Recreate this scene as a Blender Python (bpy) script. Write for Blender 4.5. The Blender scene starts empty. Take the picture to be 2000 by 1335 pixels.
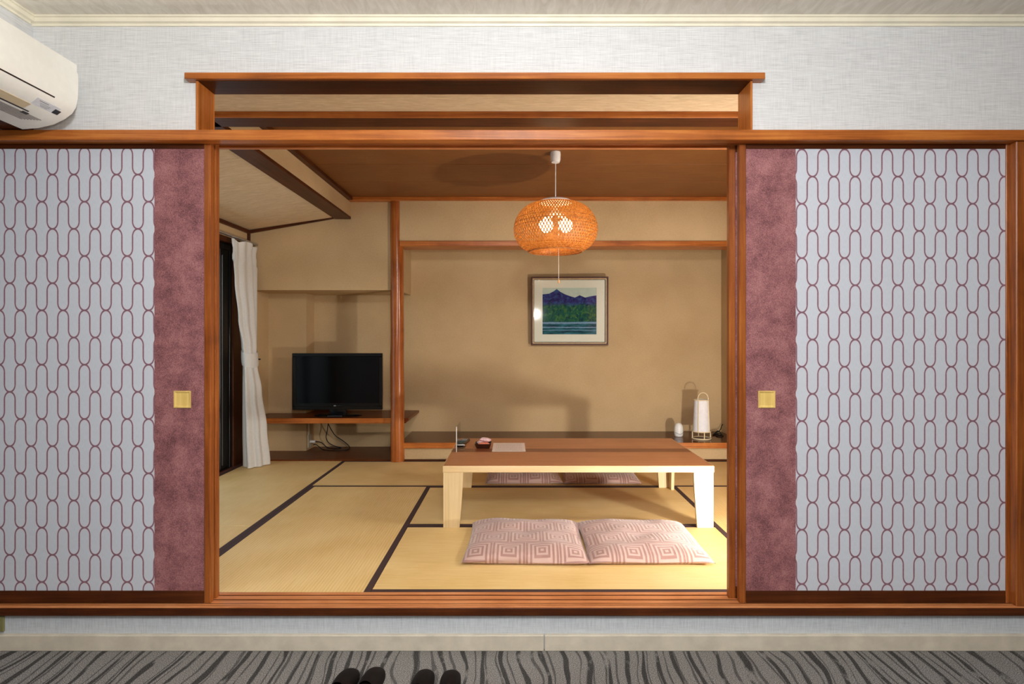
import bpy, bmesh, math, random
from mathutils import Vector, Matrix

random.seed(7)
SC = bpy.context.scene
COL = SC.collection

# ----------------------------------------------------------------- camera, world, lights, exposure
F = 1132.0            # focal length in pixels of the 2000 px wide frame
VX, VY = 1007.0, 659.0   # where lines going straight away from the camera meet
HC = 1.225            # lens height above the carpet
TZ = HC - 1.05        # top of the tatami


def PX(px, d):
    return (px - VX) * d / F


def PZ(py, d):
    return HC + (VY - py) * d / F


cam_data = bpy.data.cameras.new('camera')
cam_data.sensor_width = 36.0
cam_data.lens = F / 2000.0 * 36.0
cam_data.shift_x = -(VX - 1000.0) / 2000.0
cam_data.shift_y = (VY - 667.5) / 2000.0
cam_data.clip_start = 0.02
cam = bpy.data.objects.new('camera', cam_data)
cam.location = (0, 0, HC)
cam.rotation_euler = (math.pi / 2, 0, 0)
COL.objects.link(cam)
SC.camera = cam

world = bpy.data.worlds.new('overcast_sky')
SC.world = world
world.use_nodes = True
world.node_tree.nodes['Background'].inputs[0].default_value = (0.78, 0.89, 1.0, 1)
world.node_tree.nodes['Background'].inputs[1].default_value = 1.7


def light(name, kind, loc, power, color=(1, 1, 1), size=0.05, rot=(0, 0, 0)):
    l = bpy.data.lights.new(name, kind)
    l.energy = power
    l.color = color
    if kind == 'AREA':
        l.shape = 'DISK'
        l.size = size
    else:
        l.shadow_soft_size = size
    o = bpy.data.objects.new(name, l)
    o.location = loc
    o.rotation_euler = rot
    COL.objects.link(o)
    return o


light('camera_flash', 'POINT', (0.03, -0.03, HC + 0.247), 42, (1.0, 0.98, 0.96), 0.05)
light('ceiling_bounce', 'POINT', (0.05, 0.10, 2.22), 128, (0.96, 0.98, 1.0), 0.14)  # unseen added light standing in for flash bounced off the ceiling
fl_ = light('floor_flash', 'AREA', (1.53, 2.44, TZ + 0.21), 30, (1.0, 0.96, 0.90), 0.10)
fl_.rotation_euler = Vector((-0.42, 0.9, 0.42)).to_track_quat('-Z', 'Y').to_euler()

fl2_ = light('side_fill', 'AREA', (1.62, 2.62, 1.72), 14, (1.0, 0.97, 0.92), 0.25)  # added fill hidden behind the right door to brighten mats and back wall
fl2_.rotation_euler = Vector((-1.0, 0.55, -0.62)).to_track_quat('-Z', 'Y').to_euler()

wp_ = bpy.data.lights.new('window_portal', 'AREA')
wp_.shape = 'RECTANGLE'
wp_.size, wp_.size_y = 1.85, 2.30
wp_.cycles.is_portal = True
wpo_ = bpy.data.objects.new('window_portal', wp_)
wpo_.location = (-2.42, 3.58, 1.08)
wpo_.rotation_euler = (0, -math.pi / 2, 0)
COL.objects.link(wpo_)

SC.view_settings.view_transform = 'Standard'
SC.view_settings.look = 'None'
SC.view_settings.gamma = 1.0
SC.view_settings.use_curve_mapping = False
SC.view_settings.exposure = 0.22
SC.cycles.use_denoising = True
SC.cycles.max_bounces = 7
SC.cycles.diffuse_bounces = 4
SC.cycles.glossy_bounces = 3
SC.cycles.use_adaptive_sampling = True
SC.cycles.adaptive_threshold = 0.02

# ----------------------------------------------------------------- materials


def srgb(r, g, b):
    def f(c):
        c /= 255.0
        return c / 12.92 if c <= 0.04045 else ((c + 0.055) / 1.055) ** 2.4
    return (f(r), f(g), f(b), 1.0)


class G:
    """small wrapper round a material's node tree"""

    def __init__(self, name, base=(200, 200, 200), rough=0.5, metal=0.0, coat=0.0, spec=0.5):
        self.mat = bpy.data.materials.new(name)
        self.mat.use_nodes = True
        self.nt = self.mat.node_tree
        self.bsdf = self.nt.nodes['Principled BSDF']
        self.out = self.nt.nodes['Material Output']
        self.set('Base Color', srgb(*base))
        self.set('Roughness', rough)
        self.set('Metallic', metal)
        self.set('Coat Weight', coat)
        self.set('Coat Roughness', 0.15)
        self.set('Specular IOR Level', spec)

    def set(self, k, v):
        if hasattr(v, 'is_linked'):
            self.nt.links.new(v, self.bsdf.inputs[k])
        else:
            self.bsdf.inputs[k].default_value = v

    def node(self, kind, **kw):
        n = self.nt.nodes.new(kind)
        for k, v in kw.items():
            setattr(n, k, v)
        return n

    def put(self, sock, v):
        if hasattr(v, 'is_linked'):
            self.nt.links.new(v, sock)
        else:
            sock.default_value = v

    def m(self, op, a, b=None, c=None, clamp=False):
        n = self.node('ShaderNodeMath', operation=op, use_clamp=clamp)
        for i, v in enumerate((a, b, c)):
            if v is not None:
                self.put(n.inputs[i], v)
        return n.outputs[0]

    def coords(self):
        if not hasattr(self, '_co'):
            self._co = self.node('ShaderNodeTexCoord').outputs['Object']
        return self._co

    def xyz(self):
        s = self.node('ShaderNodeSeparateXYZ')
        self.nt.links.new(self.coords(), s.inputs[0])
        return s.outputs

    def mapped(self, scale, loc=(0, 0, 0), rot=(0, 0, 0)):
        n = self.node('ShaderNodeMapping')
        n.inputs['Scale'].default_value = scale
        n.inputs['Location'].default_value = loc
        n.inputs['Rotation'].default_value = rot
        self.nt.links.new(self.coords(), n.inputs[0])
        return n.outputs[0]

    def noise(self, scale=(1, 1, 1), detail=3.0, rough=0.55, dist=0.0, s=1.0, loc=(0, 0, 0), rot=(0, 0, 0)):
        n = self.node('ShaderNodeTexNoise')
        self.nt.links.new(self.mapped(scale, loc, rot), n.inputs['Vector'])
        n.inputs['Scale'].default_value = s
        n.inputs['Detail'].default_value = detail
        n.inputs['Roughness'].default_value = rough
        n.inputs['Distortion'].default_value = dist
        return n.outputs[0]

    def ramp(self, fac, stops):
        n = self.node('ShaderNodeValToRGB')
        e = n.color_ramp.elements
        while len(e) < len(stops):
            e.new(0.5)
        for el, (p, c) in zip(e, stops):
            el.position = p
            el.color = srgb(*c)
        self.put(n.inputs[0], fac)
        return n.outputs[0]

    def mix(self, fac, a, b, mode='MIX'):
        n = self.node('ShaderNodeMix', data_type='RGBA', blend_type=mode)
        self.put(n.inputs[0], fac)
        self.put(n.inputs[6], a)
        self.put(n.inputs[7], b)
        return n.outputs[2]

    def rng(self, v, a, b, c=0.0, d=1.0):
        n = self.node('ShaderNodeMapRange')
        for i, x in enumerate((v, a, b, c, d)):
            self.put(n.inputs[i], x)
        return n.outputs[0]

    def bump(self, h, strength=0.3, dist=0.01):
        n = self.node('ShaderNodeBump')
        n.inputs['Strength'].default_value = strength
        n.inputs['Distance'].default_value = dist
        self.put(n.inputs['Height'], h)
        self.nt.links.new(n.outputs[0], self.bsdf.inputs['Normal'])


M = {}


def plain(name, c, rough=0.5, metal=0.0, coat=0.0, spec=0.5, var=0.0, scale=40.0, bump=0.0):
    g = G(name, c, rough, metal, coat, spec)
    n = g.noise(s=scale, detail=4)
    lo = tuple(max(0, x * (1 - var)) for x in c)
    hi = tuple(min(255, x * (1 + var)) for x in c)
    g.set('Base Color', g.ramp(n, [(0.3, lo), (0.7, hi)]))
    if bump:
        g.bump(n, bump, 0.004)
    M[name] = g.mat
    return g


def wood(name, dark, mid, lightc, axis='x', rough=0.32, coat=0.25, fine=1.0, knots=True):
    g = G(name, mid, rough, 0.0, coat)
    sc = {'x': (2.4, 80, 80), 'y': (80, 2.4, 80), 'z': (80, 80, 2.4)}[axis]
    n1 = g.noise(tuple(v * fine for v in sc), 5, 0.6, 0.6)
    n2 = g.noise((3.2, 3.2, 3.2), 4, 0.6, 0.8)
    f = g.m('ADD', g.m('MULTIPLY', n1, 0.62), g.m('MULTIPLY', n2, 0.38))
    g.set('Base Color', g.ramp(f, [(0.30, dark), (0.5, mid), (0.70, lightc)]))
    g.set('Specular IOR Level', 0.35)
    g.bump(n1, 0.10, 0.002)
    M[name] = g.mat
    return g


for ax in 'xyz':
    wood('cedar_' + ax, (116, 58, 20), (174, 97, 38), (204, 130, 60), ax, 0.34, 0.06)
    wood('door_cedar_' + ax, (88, 42, 15), (140, 74, 29), (174, 104, 46), ax, 0.36, 0.04)
    wood('dark_cedar_' + ax, (46, 20, 8), (74, 35, 14), (98, 50, 22), ax, 0.42, 0.0).set('Specular IOR Level', 0.2)
wood('worn_lit_cedar', (150, 86, 44), (196, 124, 74), (220, 154, 104), 'x', 0.45, 0.05)
wood('post_wood', (112, 54, 18), (158, 84, 32), (188, 114, 54), 'z', 0.25, 0.4, 0.6)
wood('ceiling_cedar', (108, 64, 26), (126, 78, 35), (140, 92, 46), 'x', 0.5, 0.0, 2.2)
wood('board_dark', (62, 30, 14), (88, 44, 21), (110, 58, 28), 'x', 0.13, 0.0).set('Specular IOR Level', 0.12)
wood('shelf_wood', (66, 28, 11), (100, 48, 20), (128, 66, 30), 'x', 0.3, 0.0).set('Specular IOR Level', 0.15)
wood('table_top_wood', (158, 98, 58), (178, 114, 70), (192, 130, 84), 'x', 0.38, 0.15)
wood('table_inlay_wood', (104, 54, 28), (126, 68, 38), (140, 80, 46), 'x', 0.38, 0.15)
wood('table_pale_wood', (206, 174, 124), (220, 190, 142), (230, 204, 160), 'x', 0.45, 0.1)
wood('leg_pale_wood', (204, 176, 128), (218, 192, 146), (226, 204, 162), 'z', 0.45, 0.1)
wood('lantern_wood', (226, 204, 162), (238, 218, 178), (244, 228, 194), 'z', 0.4, 0.1)
wood('hikite_gold', (206, 172, 92), (226, 192, 112), (238, 210, 136), 'z', 0.35, 0.2)

# linen wallpaper (horizontal threads) and the same paper turned upright below the sill
for nm, sc in (('linen_paper', (11, 11, 330)), ('linen_paper_upright', (330, 330, 14))):
    g = G(nm, (214, 214, 211), 0.75, spec=0.25)
    a = g.noise(sc, 4, 0.7, 0.3)
    b = g.noise(tuple(reversed(sc)) if nm == 'linen_paper' else (14, 14, 260), 3, 0.6)
    f = g.m('ADD', g.m('MULTIPLY', a, 0.7), g.m('MULTIPLY', b, 0.3))
    g.set('Base Color', g.ramp(f, [(0.36, (198, 198, 197)), (0.52, (220, 220, 219)), (0.64, (231, 231, 230))]))
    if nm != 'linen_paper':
        g.set('Base Color', g.ramp(f, [(0.36, (180, 184, 189)), (0.52, (200, 204, 209)), (0.64, (212, 216, 220))]))  # weaker light below the sill put into a darker, bluer paper
    g.bump(f, 0.12, 0.002)
    M[nm] = g.mat
g = G('ceiling_paper', (214, 208, 196), 0.8, spec=0.2)
a = g.noise((30, 8, 30), 4, 0.6, 1.0, rot=(0, 0, 0.6))
g.set('Base Color', g.ramp(a, [(0.35, (232, 225, 211)), (0.65, (248, 242, 230))]))
g.bump(a, 0.3, 0.004)
M['ceiling_paper'] = g.mat
plain('cream_trim', (243, 235, 212), 0.45, var=0.03, scale=9)
g = plain('baseboard_cream', (206, 196, 178), 0.55, var=0.05, scale=14)

# tatami room surfaces
g = G('ochre_wall', (176, 144, 98), 0.85, spec=0.2)
a = g.noise(s=130, detail=5, rough=0.7)
b = g.noise(s=2.2, detail=2)
g.set('Base Color', g.ramp(g.m('ADD', g.m('MULTIPLY', a, 0.5), g.m('MULTIPLY', b, 0.5)), [(0.35, (184, 155, 114)), (0.65, (203, 174, 132))]))
g.bump(a, 0.2, 0.002)
M['ochre_wall'] = g.mat
g = G('straw_paper', (190, 158, 116), 0.8, spec=0.2)
a = g.noise((12, 70, 12), 4, 0.6, 1.0, rot=(0, 0, 0.5))
g.set('Base Color', g.ramp(a, [(0.35, (202, 176, 140)), (0.65, (222, 198, 162))]))
g.bump(a, 0.3, 0.003)
M['straw_paper'] = g.mat
for nm, ix in (('tatami_lengthwise', 0), ('tatami_crosswise', 1)):
    g = G(nm, (206, 176, 112), 0.55, spec=0.35)
    c = g.xyz()[ix]
    w = g.m('SINE', g.m('MULTIPLY', c, 2 * math.pi / 0.0145))
    fine = g.noise((260, 6, 1) if ix == 0 else (6, 260, 1), 3, 0.7)
    big = g.noise(s=2.5, detail=2)
    f = g.m('ADD', g.m('MULTIPLY', fine, 0.4), g.m('ADD', g.m('MULTIPLY', big, 0.4), g.m('MULTIPLY', w, 0.05)))
    f = g.m('ADD', f, 0.1)
    g.set('Base Color', g.ramp(f, [(0.36, (216, 178, 110)), (0.5, (232, 196, 132)), (0.64, (241, 211, 151))]))
    g.bump(g.m('ADD', g.m('MULTIPLY', w, 0.5), g.m('MULTIPLY', fine, 0.5)), 0.14, 0.003)
    M[nm] = g.mat
plain('heri_cloth', (62, 40, 38), 0.8, var=0.12, scale=300, bump=0.2)

# sliding doors
g = G('wave_print', (214, 218, 224), 0.75, spec=0.2)
X, Y, Z = g.xyz()
W, H, RX, RY = 0.0424, 0.1078, 0.0212, 0.030
colf = g.m('FLOOR', g.m('ADD', g.m('DIVIDE', X, W), 0.5))
t = g.m('ABSOLUTE', g.m('SUBTRACT', X, g.m('MULTIPLY', colf, W)))
par = g.m('ABSOLUTE', g.m('MODULO', colf, 2.0))
zz = g.m('ADD', Z, g.m('MULTIPLY', par, H))
v = g.m('ABSOLUTE', g.m('SUBTRACT', zz, g.m('MULTIPLY', g.m('ROUND', g.m('DIVIDE', zz, 2 * H)), 2 * H)))
q = g.m('SQRT', g.m('ADD', g.m('POWER', g.m('DIVIDE', t, RX), 2.0), g.m('POWER', g.m('DIVIDE', g.m('SUBTRACT', RY, v), RY), 2.0)))
d_arch = g.m('MULTIPLY', g.m('ABSOLUTE', g.m('SUBTRACT', q, 1.0)), RX * 1.08)
d_line = g.m('SUBTRACT', RX, t)
in_arch = g.m('LESS_THAN', v, RY)
near_next = g.m('GREATER_THAN', v, H - RY)
q2 = g.m('SQRT', g.m('ADD', g.m('POWER', g.m('DIVIDE', g.m('SUBTRACT', W, t), RX), 2.0), g.m('POWER', g.m('DIVIDE', g.m('SUBTRACT', RY, g.m('SUBTRACT', H, v)), RY), 2.0)))
d_next = g.m('MULTIPLY', g.m('ABSOLUTE', g.m('SUBTRACT', q2, 1.0)), RX * 1.08)
plain_d = g.m('ADD', g.m('MULTIPLY', near_next, d_next), g.m('MULTIPLY', g.m('SUBTRACT', 1.0, near_next), d_line))
dist = g.m('ADD', g.m('MULTIPLY', in_arch, d_arch), g.m('MULTIPLY', g.m('SUBTRACT', 1.0, in_arch), plain_d))
grain = g.noise((60, 1, 900), 2, 0.6)
mask = g.rng(dist, 0.0034, 0.0020)
halo = g.rng(dist, 0.010, 0.003)
lines = g.ramp(grain, [(0.3, (116, 80, 94)), (0.7, (144, 108, 120))])
paper = g.ramp(g.noise((900, 1, 60), 2, 0.6), [(0.3, (194, 199, 208)), (0.7, (208, 213, 221))])
g.set('Base Color', g.mix(mask, g.mix(g.m('MULTIPLY', halo, 0.35), paper, srgb(214, 196, 206)), lines))
M['wave_print'] = g.mat
g = G('mauve_paper', (140, 92, 94), 0.7, spec=0.25)
a = g.noise(s=10, detail=5, rough=0.62)
b = g.noise(s=320, detail=2, rough=0.6)
f = g.m('ADD', g.m('MULTIPLY', a, 0.52), g.m('MULTIPLY', b, 0.48))
g.set('Base Color', g.ramp(f, [(0.36, (96, 58, 62)), (0.5, (142, 92, 94)), (0.64, (172, 120, 120))]))
M['mauve_paper'] = g.mat

# carpet
g = G('striped_carpet', (110, 106, 100), 0.95, spec=0.1)
X, Y, Z = g.xyz()
fz = g.noise(s=300, detail=3, rough=0.85)
wob = g.noise((2.0, 1.1, 1), 2, 0.5, 0.2)
wob2 = g.m('ADD', wob, g.m('MULTIPLY', g.noise((6, 3, 1), 2, 0.5), 0.10))
wid = g.noise((9, 4, 1), 2, 0.5, loc=(7, 3, 0))
p1 = g.m('FRACT', g.m('ADD', g.m('MULTIPLY', X, 13.0), g.m('MULTIPLY', wob, 4.5)))
p2 = g.m('FRACT', g.m('ADD', g.m('MULTIPLY', X, 21.0), g.m('MULTIPLY', wob2, 7.27)))
h1 = g.rng(wid, 0.3, 0.7, 0.04, 0.16)
h2 = g.rng(wid, 0.3, 0.7, 0.12, 0.02)
l1 = g.rng(g.m('SUBTRACT', g.m('ABSOLUTE', g.m('SUBTRACT', p1, 0.5)), h1), 0.03, -0.02)
l2 = g.rng(g.m('SUBTRACT', g.m('ABSOLUTE', g.m('SUBTRACT', p2, 0.5)), h2), 0.03, -0.02)
st = g.m('MAXIMUM', l1, g.m('MULTIPLY', l2, 0.75))
brk = g.rng(g.noise((16, 7, 1), 3, 0.6, loc=(1, 9, 0)), 0.30, 0.42)
st = g.m('MULTIPLY', g.m('MULTIPLY', st, brk), g.rng(fz, 0.35, 0.65, 1.0, 0.7))
pile = g.ramp(fz, [(0.36, (66, 65, 64)), (0.5, (124, 121, 118)), (0.62, (188, 184, 179))])
g.set('Base Color', g.mix(st, pile, srgb(40, 39, 39)))
g.bump(fz, 0.6, 0.006)
M['striped_carpet'] = g.mat

# cushions: nested squares set like brickwork, woven in two tones
g = G('nested_square_cloth', (196, 158, 150), 0.6, spec=0.3)
X, Y, Z = g.xyz()
P = 0.156
row = g.m('FLOOR', g.m('DIVIDE', Y, P))
u = g.m('ADD', g.m('DIVIDE', X, P), g.m('MULTIPLY', g.m('ABSOLUTE', g.m('MODULO', row, 2.0)), 0.5))
u = g.m('ABSOLUTE', g.m('SUBTRACT', g.m('SUBTRACT', u, g.m('FLOOR', u)), 0.5))
vv = g.m('DIVIDE', Y, P)
vv = g.m('ABSOLUTE', g.m('SUBTRACT', g.m('SUBTRACT', vv, g.m('FLOOR', vv)), 0.5))
mx = g.m('MAXIMUM', u, vv)
sw = g.m('SINE', g.m('ADD', g.m('MULTIPLY', mx, 2 * math.pi * 8.0), 0.6))
mk = g.rng(sw, -0.35, 0.35)
g.set('Base Color', g.mix(mk, srgb(164, 124, 115), srgb(200, 167, 156)))
g.set('Sheen Weight', 0.35)
nb = g.noise(s=14, detail=3)
g.bump(g.m('ADD', g.m('MULTIPLY', mk, 0.25), nb), 0.35, 0.008)
M['nested_square_cloth'] = g.mat

plain('aircon_plastic', (238, 236, 226), 0.4, var=0.01)
plain('aircon_beige', (204, 186, 150), 0.5, var=0.02)
plain('aircon_grey', (150, 144, 140), 0.5, var=0.05)
plain('sticker_paper', (206, 208, 212), 0.5, var=0.04, scale=60)
plain('black_plastic', (10, 10, 11), 0.22, var=0.1)
plain('black_rubber', (14, 13, 13), 0.6, var=0.1)
plain('tv_screen', (3, 3, 4), 0.12, spec=0.35)
plain('tv_stand_grey', (52, 50, 54), 0.3)
plain('silver', (190, 190, 195), 0.3, 0.9)
plain('slipper_vinyl', (20, 13, 11), 0.75, spec=0.2, var=0.15)
plain('slipper_lining', (44, 32, 28), 0.8, var=0.1)
plain('white_plastic', (236, 234, 228), 0.35)
plain('grey_seam', (120, 128, 134), 0.5)
plain('olive_plastic', (128, 124, 78), 0.4)
plain('lantern_paper', (234, 233, 236), 0.8, var=0.02)
plain('frame_brown', (78, 40, 20), 0.5, var=0.12, coat=0.0)
plain('frame_gold', (198, 166, 118), 0.35, var=0.06)
plain('frame_bead', (36, 24, 18), 0.4)
plain('mat_board', (244, 236, 222), 0.8, var=0.01)
plain('pale_outlet', (196, 186, 160), 0.5)
plain('window_black', (8, 9, 10), 0.35)
plain('track_brown', (86, 52, 42), 0.35)
plain('sweet_wrap_pink', (236, 196, 198), 0.35, var=0.10, scale=90)
plain('sweet_wrap_orange', (214, 128, 100), 0.4, var=0.10, scale=90)
plain('lacquer_black', (58, 28, 16), 0.25, var=0.1)
plain('knob_tan', (206, 154, 100), 0.5)
plain('remote_button', (150, 150, 150), 0.5)
plain('remote_button_blue', (52, 84, 88), 0.5)

g = G('curtain_cloth', (222, 220, 212), 0.85, spec=0.15)
a = g.noise((260, 260, 90), 2, 0.6)
g.set('Base Color', g.ramp(a, [(0.3, (226, 225, 220)), (0.7, (240, 239, 235))]))
tr = g.node('ShaderNodeBsdfTranslucent')
tr.inputs[0].default_value = srgb(222, 222, 220)
mx = g.node('ShaderNodeMixShader')
mx.inputs[0].default_value = 0.2
g.nt.links.new(g.bsdf.outputs[0], mx.inputs[1])
g.nt.links.new(tr.outputs[0], mx.inputs[2])
g.nt.links.new(mx.outputs[0], g.out.inputs[0])
M['curtain_cloth'] = g.mat

g = G('woven_bamboo', (206, 134, 58), 0.5)
a = g.noise(s=60, detail=3)
g.set('Base Color', g.ramp(a, [(0.35, (150, 86, 34)), (0.65, (206, 138, 66))]))
tr = g.node('ShaderNodeBsdfTranslucent')
tr.inputs[0].default_value = srgb(232, 160, 76)
mx = g.node('ShaderNodeMixShader')
mx.inputs[0].default_value = 0.25
g.nt.links.new(g.bsdf.outputs[0], mx.inputs[1])
g.nt.links.new(tr.outputs[0], mx.inputs[2])
g.nt.links.new(mx.outputs[0], g.out.inputs[0])
M['woven_bamboo'] = g.mat

g = G('glowing_bulb', (255, 240, 215), 0.3)
g.set('Emission Color', srgb(255, 226, 176))
g.set('Emission Strength', 22.0)
M['glowing_bulb'] = g.mat


def clear(name, tint, fac=0.10, rough=0.04):
    g = G(name, tint, rough)
    t_ = g.node('ShaderNodeBsdfTransparent')
    t_.inputs[0].default_value = srgb(*tint)
    gl = g.node('ShaderNodeBsdfGlossy')
    gl.inputs['Roughness'].default_value = rough
    lw = g.node('ShaderNodeLayerWeight')
    lw.inputs[0].default_value = 0.5
    f_ = g.m('ADD', g.m('MULTIPLY', g.m('POWER', lw.outputs['Facing'], 5.0), 0.9), fac + 0.04, clamp=True)
    mx_ = g.node('ShaderNodeMixShader')
    g.nt.links.new(f_, mx_.inputs[0])
    g.nt.links.new(t_.outputs[0], mx_.inputs[1])
    g.nt.links.new(gl.outputs[0], mx_.inputs[2])
    g.nt.links.new(mx_.outputs[0], g.out.inputs[0])
    M[name] = g.mat


clear('picture_glass', (250, 252, 250), 0.0, 0.045)
clear('acrylic', (248, 247, 244), 0.05, 0.12)
clear('window_glass', (226, 232, 232), 0.0, 0.02)

# the painted lake scene: sky, violet ridge, woods, water
g = G('lake_painting', (60, 110, 110), 0.7, spec=0.2)
X, Y, Z = g.xyz()          # X 0..1, Z 0..1 after the scaling below
PWD, PHT = 0.51, 0.44
u = g.m('DIVIDE', X, PWD)
v = g.m('DIVIDE', Z, PHT)
fc = g.node('ShaderNodeFloatCurve')
cv = fc.mapping.curves[0]
pts = [(0, .86), (.12, .875), (.2, .92), (.265, .975), (.33, .915), (.40, .87), (.5, .825), (.6, .79), (.69, .84), (.79, .79), (.9, .82), (1, .835)]
cv.points[0].location = pts[0]
cv.points[1].location = pts[-1]
for p in pts[1:-1]:
    cv.points.new(*p)
for p in cv.points:
    p.handle_type = 'VECTOR'
fc.mapping.update()
g.put(fc.inputs['Value'], u)
brush = g.noise((22, 1, 30), 4, 0.6, 0.8)
leaf = g.noise((26, 1, 22), 5, 0.65, 1.2, loc=(2, 0, 5))
streak = g.noise((7, 1, 60), 3, 0.6, 0.4)
sky = g.ramp(brush, [(0.3, (196, 208, 200)), (0.7, (214, 222, 212))])
ridge = g.ramp(brush, [(0.38, (30, 28, 84)), (0.5, (52, 48, 124)), (0.62, (50, 84, 140))])
wood_c = g.ramp(leaf, [(0.36, (12, 48, 54)), (0.45, (20, 80, 78)), (0.53, (32, 98, 62)), (0.60, (80, 112, 52)), (0.67, (46, 124, 122))])
water = g.ramp(streak, [(0.38, (16, 54, 74)), (0.52, (30, 96, 106)), (0.64, (64, 120, 146))])
pale = srgb(142, 168, 206)
jit = g.m('MULTIPLY', g.m('SUBTRACT', brush, 0.5), 0.12)
c = g.mix(g.m('LESS_THAN', v, fc.outputs[0]), sky, ridge)
c = g.mix(g.rng(g.m('ADD', v, g.m('MULTIPLY', jit, 1.6)), 0.68, 0.60), c, wood_c)
c = g.mix(g.rng(g.m('ADD', v, g.m('MULTIPLY', jit, 0.3)), 0.285, 0.265), c, water)
for cc, hw in ((0.245, 0.022), (0.150, 0.014), (0.085, 0.006)):
    c = g.mix(g.m('MULTIPLY', g.rng(g.m('ABSOLUTE', g.m('SUBTRACT', g.m('ADD', v, g.m('MULTIPLY', jit, 0.25)), cc)), hw, hw * 0.5), 0.85), c, pale)
g.set('Base Color', c)
g.bump(brush, 0.1, 0.002)
M['lake_painting'] = g.mat

g = G('printed_sheet', (226, 206, 190), 0.7, spec=0.2)
X, Y, Z = g.xyz()
rowp = g.m('FRACT', g.m('MULTIPLY', Y, 42.0))
ink = g.m('MULTIPLY', g.m('LESS_THAN', rowp, 0.35), g.rng(g.noise((260, 40, 1), 2), 0.44, 0.5))
mrg = g.m('MULTIPLY', g.m('LESS_THAN', g.m('ABSOLUTE', X), 0.085), g.m('LESS_THAN', g.m('ABSOLUTE', Y), 0.125))
g.set('Base Color', g.mix(g.m('MULTIPLY', g.m('MULTIPLY', ink, mrg), 0.55), srgb(226, 208, 194), srgb(130, 112, 100)))
M['printed_sheet'] = g.mat

# ----------------------------------------------------------------- mesh helpers


def box(bm, x0, x1, y0, y1, z0, z1, bevel=0.0, seg=1):
    r = bmesh.ops.create_cube(bm, size=1.0)
    vs = r['verts']
    for v_ in vs:
        v_.co = Vector((x0 + (v_.co.x + .5) * (x1 - x0), y0 + (v_.co.y + .5) * (y1 - y0), z0 + (v_.co.z + .5) * (z1 - z0)))
    if bevel > 0:
        es = list({e for v_ in vs for e in v_.link_edges})
        bmesh.ops.bevel(bm, geom=es, offset=bevel, segments=seg, affect='EDGES', profile=0.5)
    return bm


def BX(x0, x1, y0, y1, z0, z1, bevel=0.0, seg=1):
    return box(bmesh.new(), min(x0, x1), max(x0, x1), min(y0, y1), max(y0, y1), min(z0, z1), max(z0, z1), bevel, seg)


def extrude(poly, axis, a, b, bm=None):
    """poly: list of 2D points, extruded along axis between a and b"""
    bm = bm or bmesh.new()

    def P3(p, s):
        return {'x': (s, p[0], p[1]), 'y': (p[0], s, p[1]), 'z': (p[0], p[1], s)}[axis]
    v0 = [bm.verts.new(P3(p, a)) for p in poly]
    v1 = [bm.verts.new(P3(p, b)) for p in poly]
    n = len(poly)
    bm.faces.new(v0)
    bm.faces.new(list(reversed(v1)))
    for i in range(n):
        bm.faces.new((v0[i], v1[i], v1[(i + 1) % n], v0[(i + 1) % n]))
    bmesh.ops.recalc_face_normals(bm, faces=bm.faces[:])
    return bm


def lathe(profile, n=40, bm=None, c=(0, 0, 0), closed=False):
    bm = bm or bmesh.new()
    rings = []
    for r, z in profile:
        if r < 1e-6:
            rings.append([bm.verts.new((c[0], c[1], c[2] + z))])
        else:
            rings.append([bm.verts.new((c[0] + r * math.cos(2 * math.pi * i / n), c[1] + r * math.sin(2 * math.pi * i / n), c[2] + z)) for i in range(n)])
    for a, b in zip(rings, rings[1:]):
        for i in range(n):
            j = (i + 1) % n
            if len(a) == 1 and len(b) == 1:
                continue
            if len(a) == 1:
                bm.faces.new((a[0], b[i], b[j]))
            elif len(b) == 1:
                bm.faces.new((a[i], a[j], b[0]))
            else:
                bm.faces.new((a[i], a[j], b[j], b[i]))
    bmesh.ops.recalc_face_normals(bm, faces=bm.faces[:])
    return bm


def catmull(pts, k=8):
    pts = [Vector(p) for p in pts]
    out = []
    for i in range(len(pts) - 1):
        p0 = pts[max(i - 1, 0)]
        p1, p2 = pts[i], pts[i + 1]
        p3 = pts[min(i + 2, len(pts) - 1)]
        for s in range(k):
            t_ = s / k
            out.append(0.5 * ((2 * p1) + (p2 - p0) * t_ + (2 * p0 - 5 * p1 + 4 * p2 - p3) * t_ ** 2 + (3 * p1 - p0 - 3 * p2 + p3) * t_ ** 3))
    out.append(pts[-1])
    return out


def tube(pts, r, n=8, bm=None, smooth=6, closed=False):
    bm = bm or bmesh.new()
    path = catmull(pts, smooth) if smooth > 1 else [Vector(p) for p in pts]
    rings = []
    N = len(path)
    up = Vector((0.13, 0.31, 0.94))
    for i, p in enumerate(path):
        if closed:
            d = path[(i + 1) % N] - path[i - 1]
        else:
            d = path[min(i + 1, N - 1)] - path[max(i - 1, 0)]
        d.normalize()
        a = d.cross(up)
        if a.length < 1e-3:
            a = d.cross(Vector((1, 0, 0)))
        a.normalize()
        b = d.cross(a)
        rings.append([bm.verts.new(p + r * (math.cos(2 * math.pi * k / n) * a + math.sin(2 * math.pi * k / n) * b)) for k in range(n)])
    prs = list(zip(rings, rings[1:])) + ([(rings[-1], rings[0])] if closed else [])
    for a, b in prs:
        for k in range(n):
            bm.faces.new((a[k], a[(k + 1) % n], b[(k + 1) % n], b[k]))
    if not closed:
        bm.faces.new(list(reversed(rings[0])))
        bm.faces.new(rings[-1])
    bmesh.ops.recalc_face_normals(bm, faces=bm.faces[:])
    return bm


def ring(c, r, rad, n=36, m_=8, bm=None, ry=None):
    ry = ry or r
    return tube([(c[0] + r * math.cos(2 * math.pi * i / n), c[1] + ry * math.sin(2 * math.pi * i / n), c[2]) for i in range(n)], rad, m_, bm, 1, True)


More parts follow.
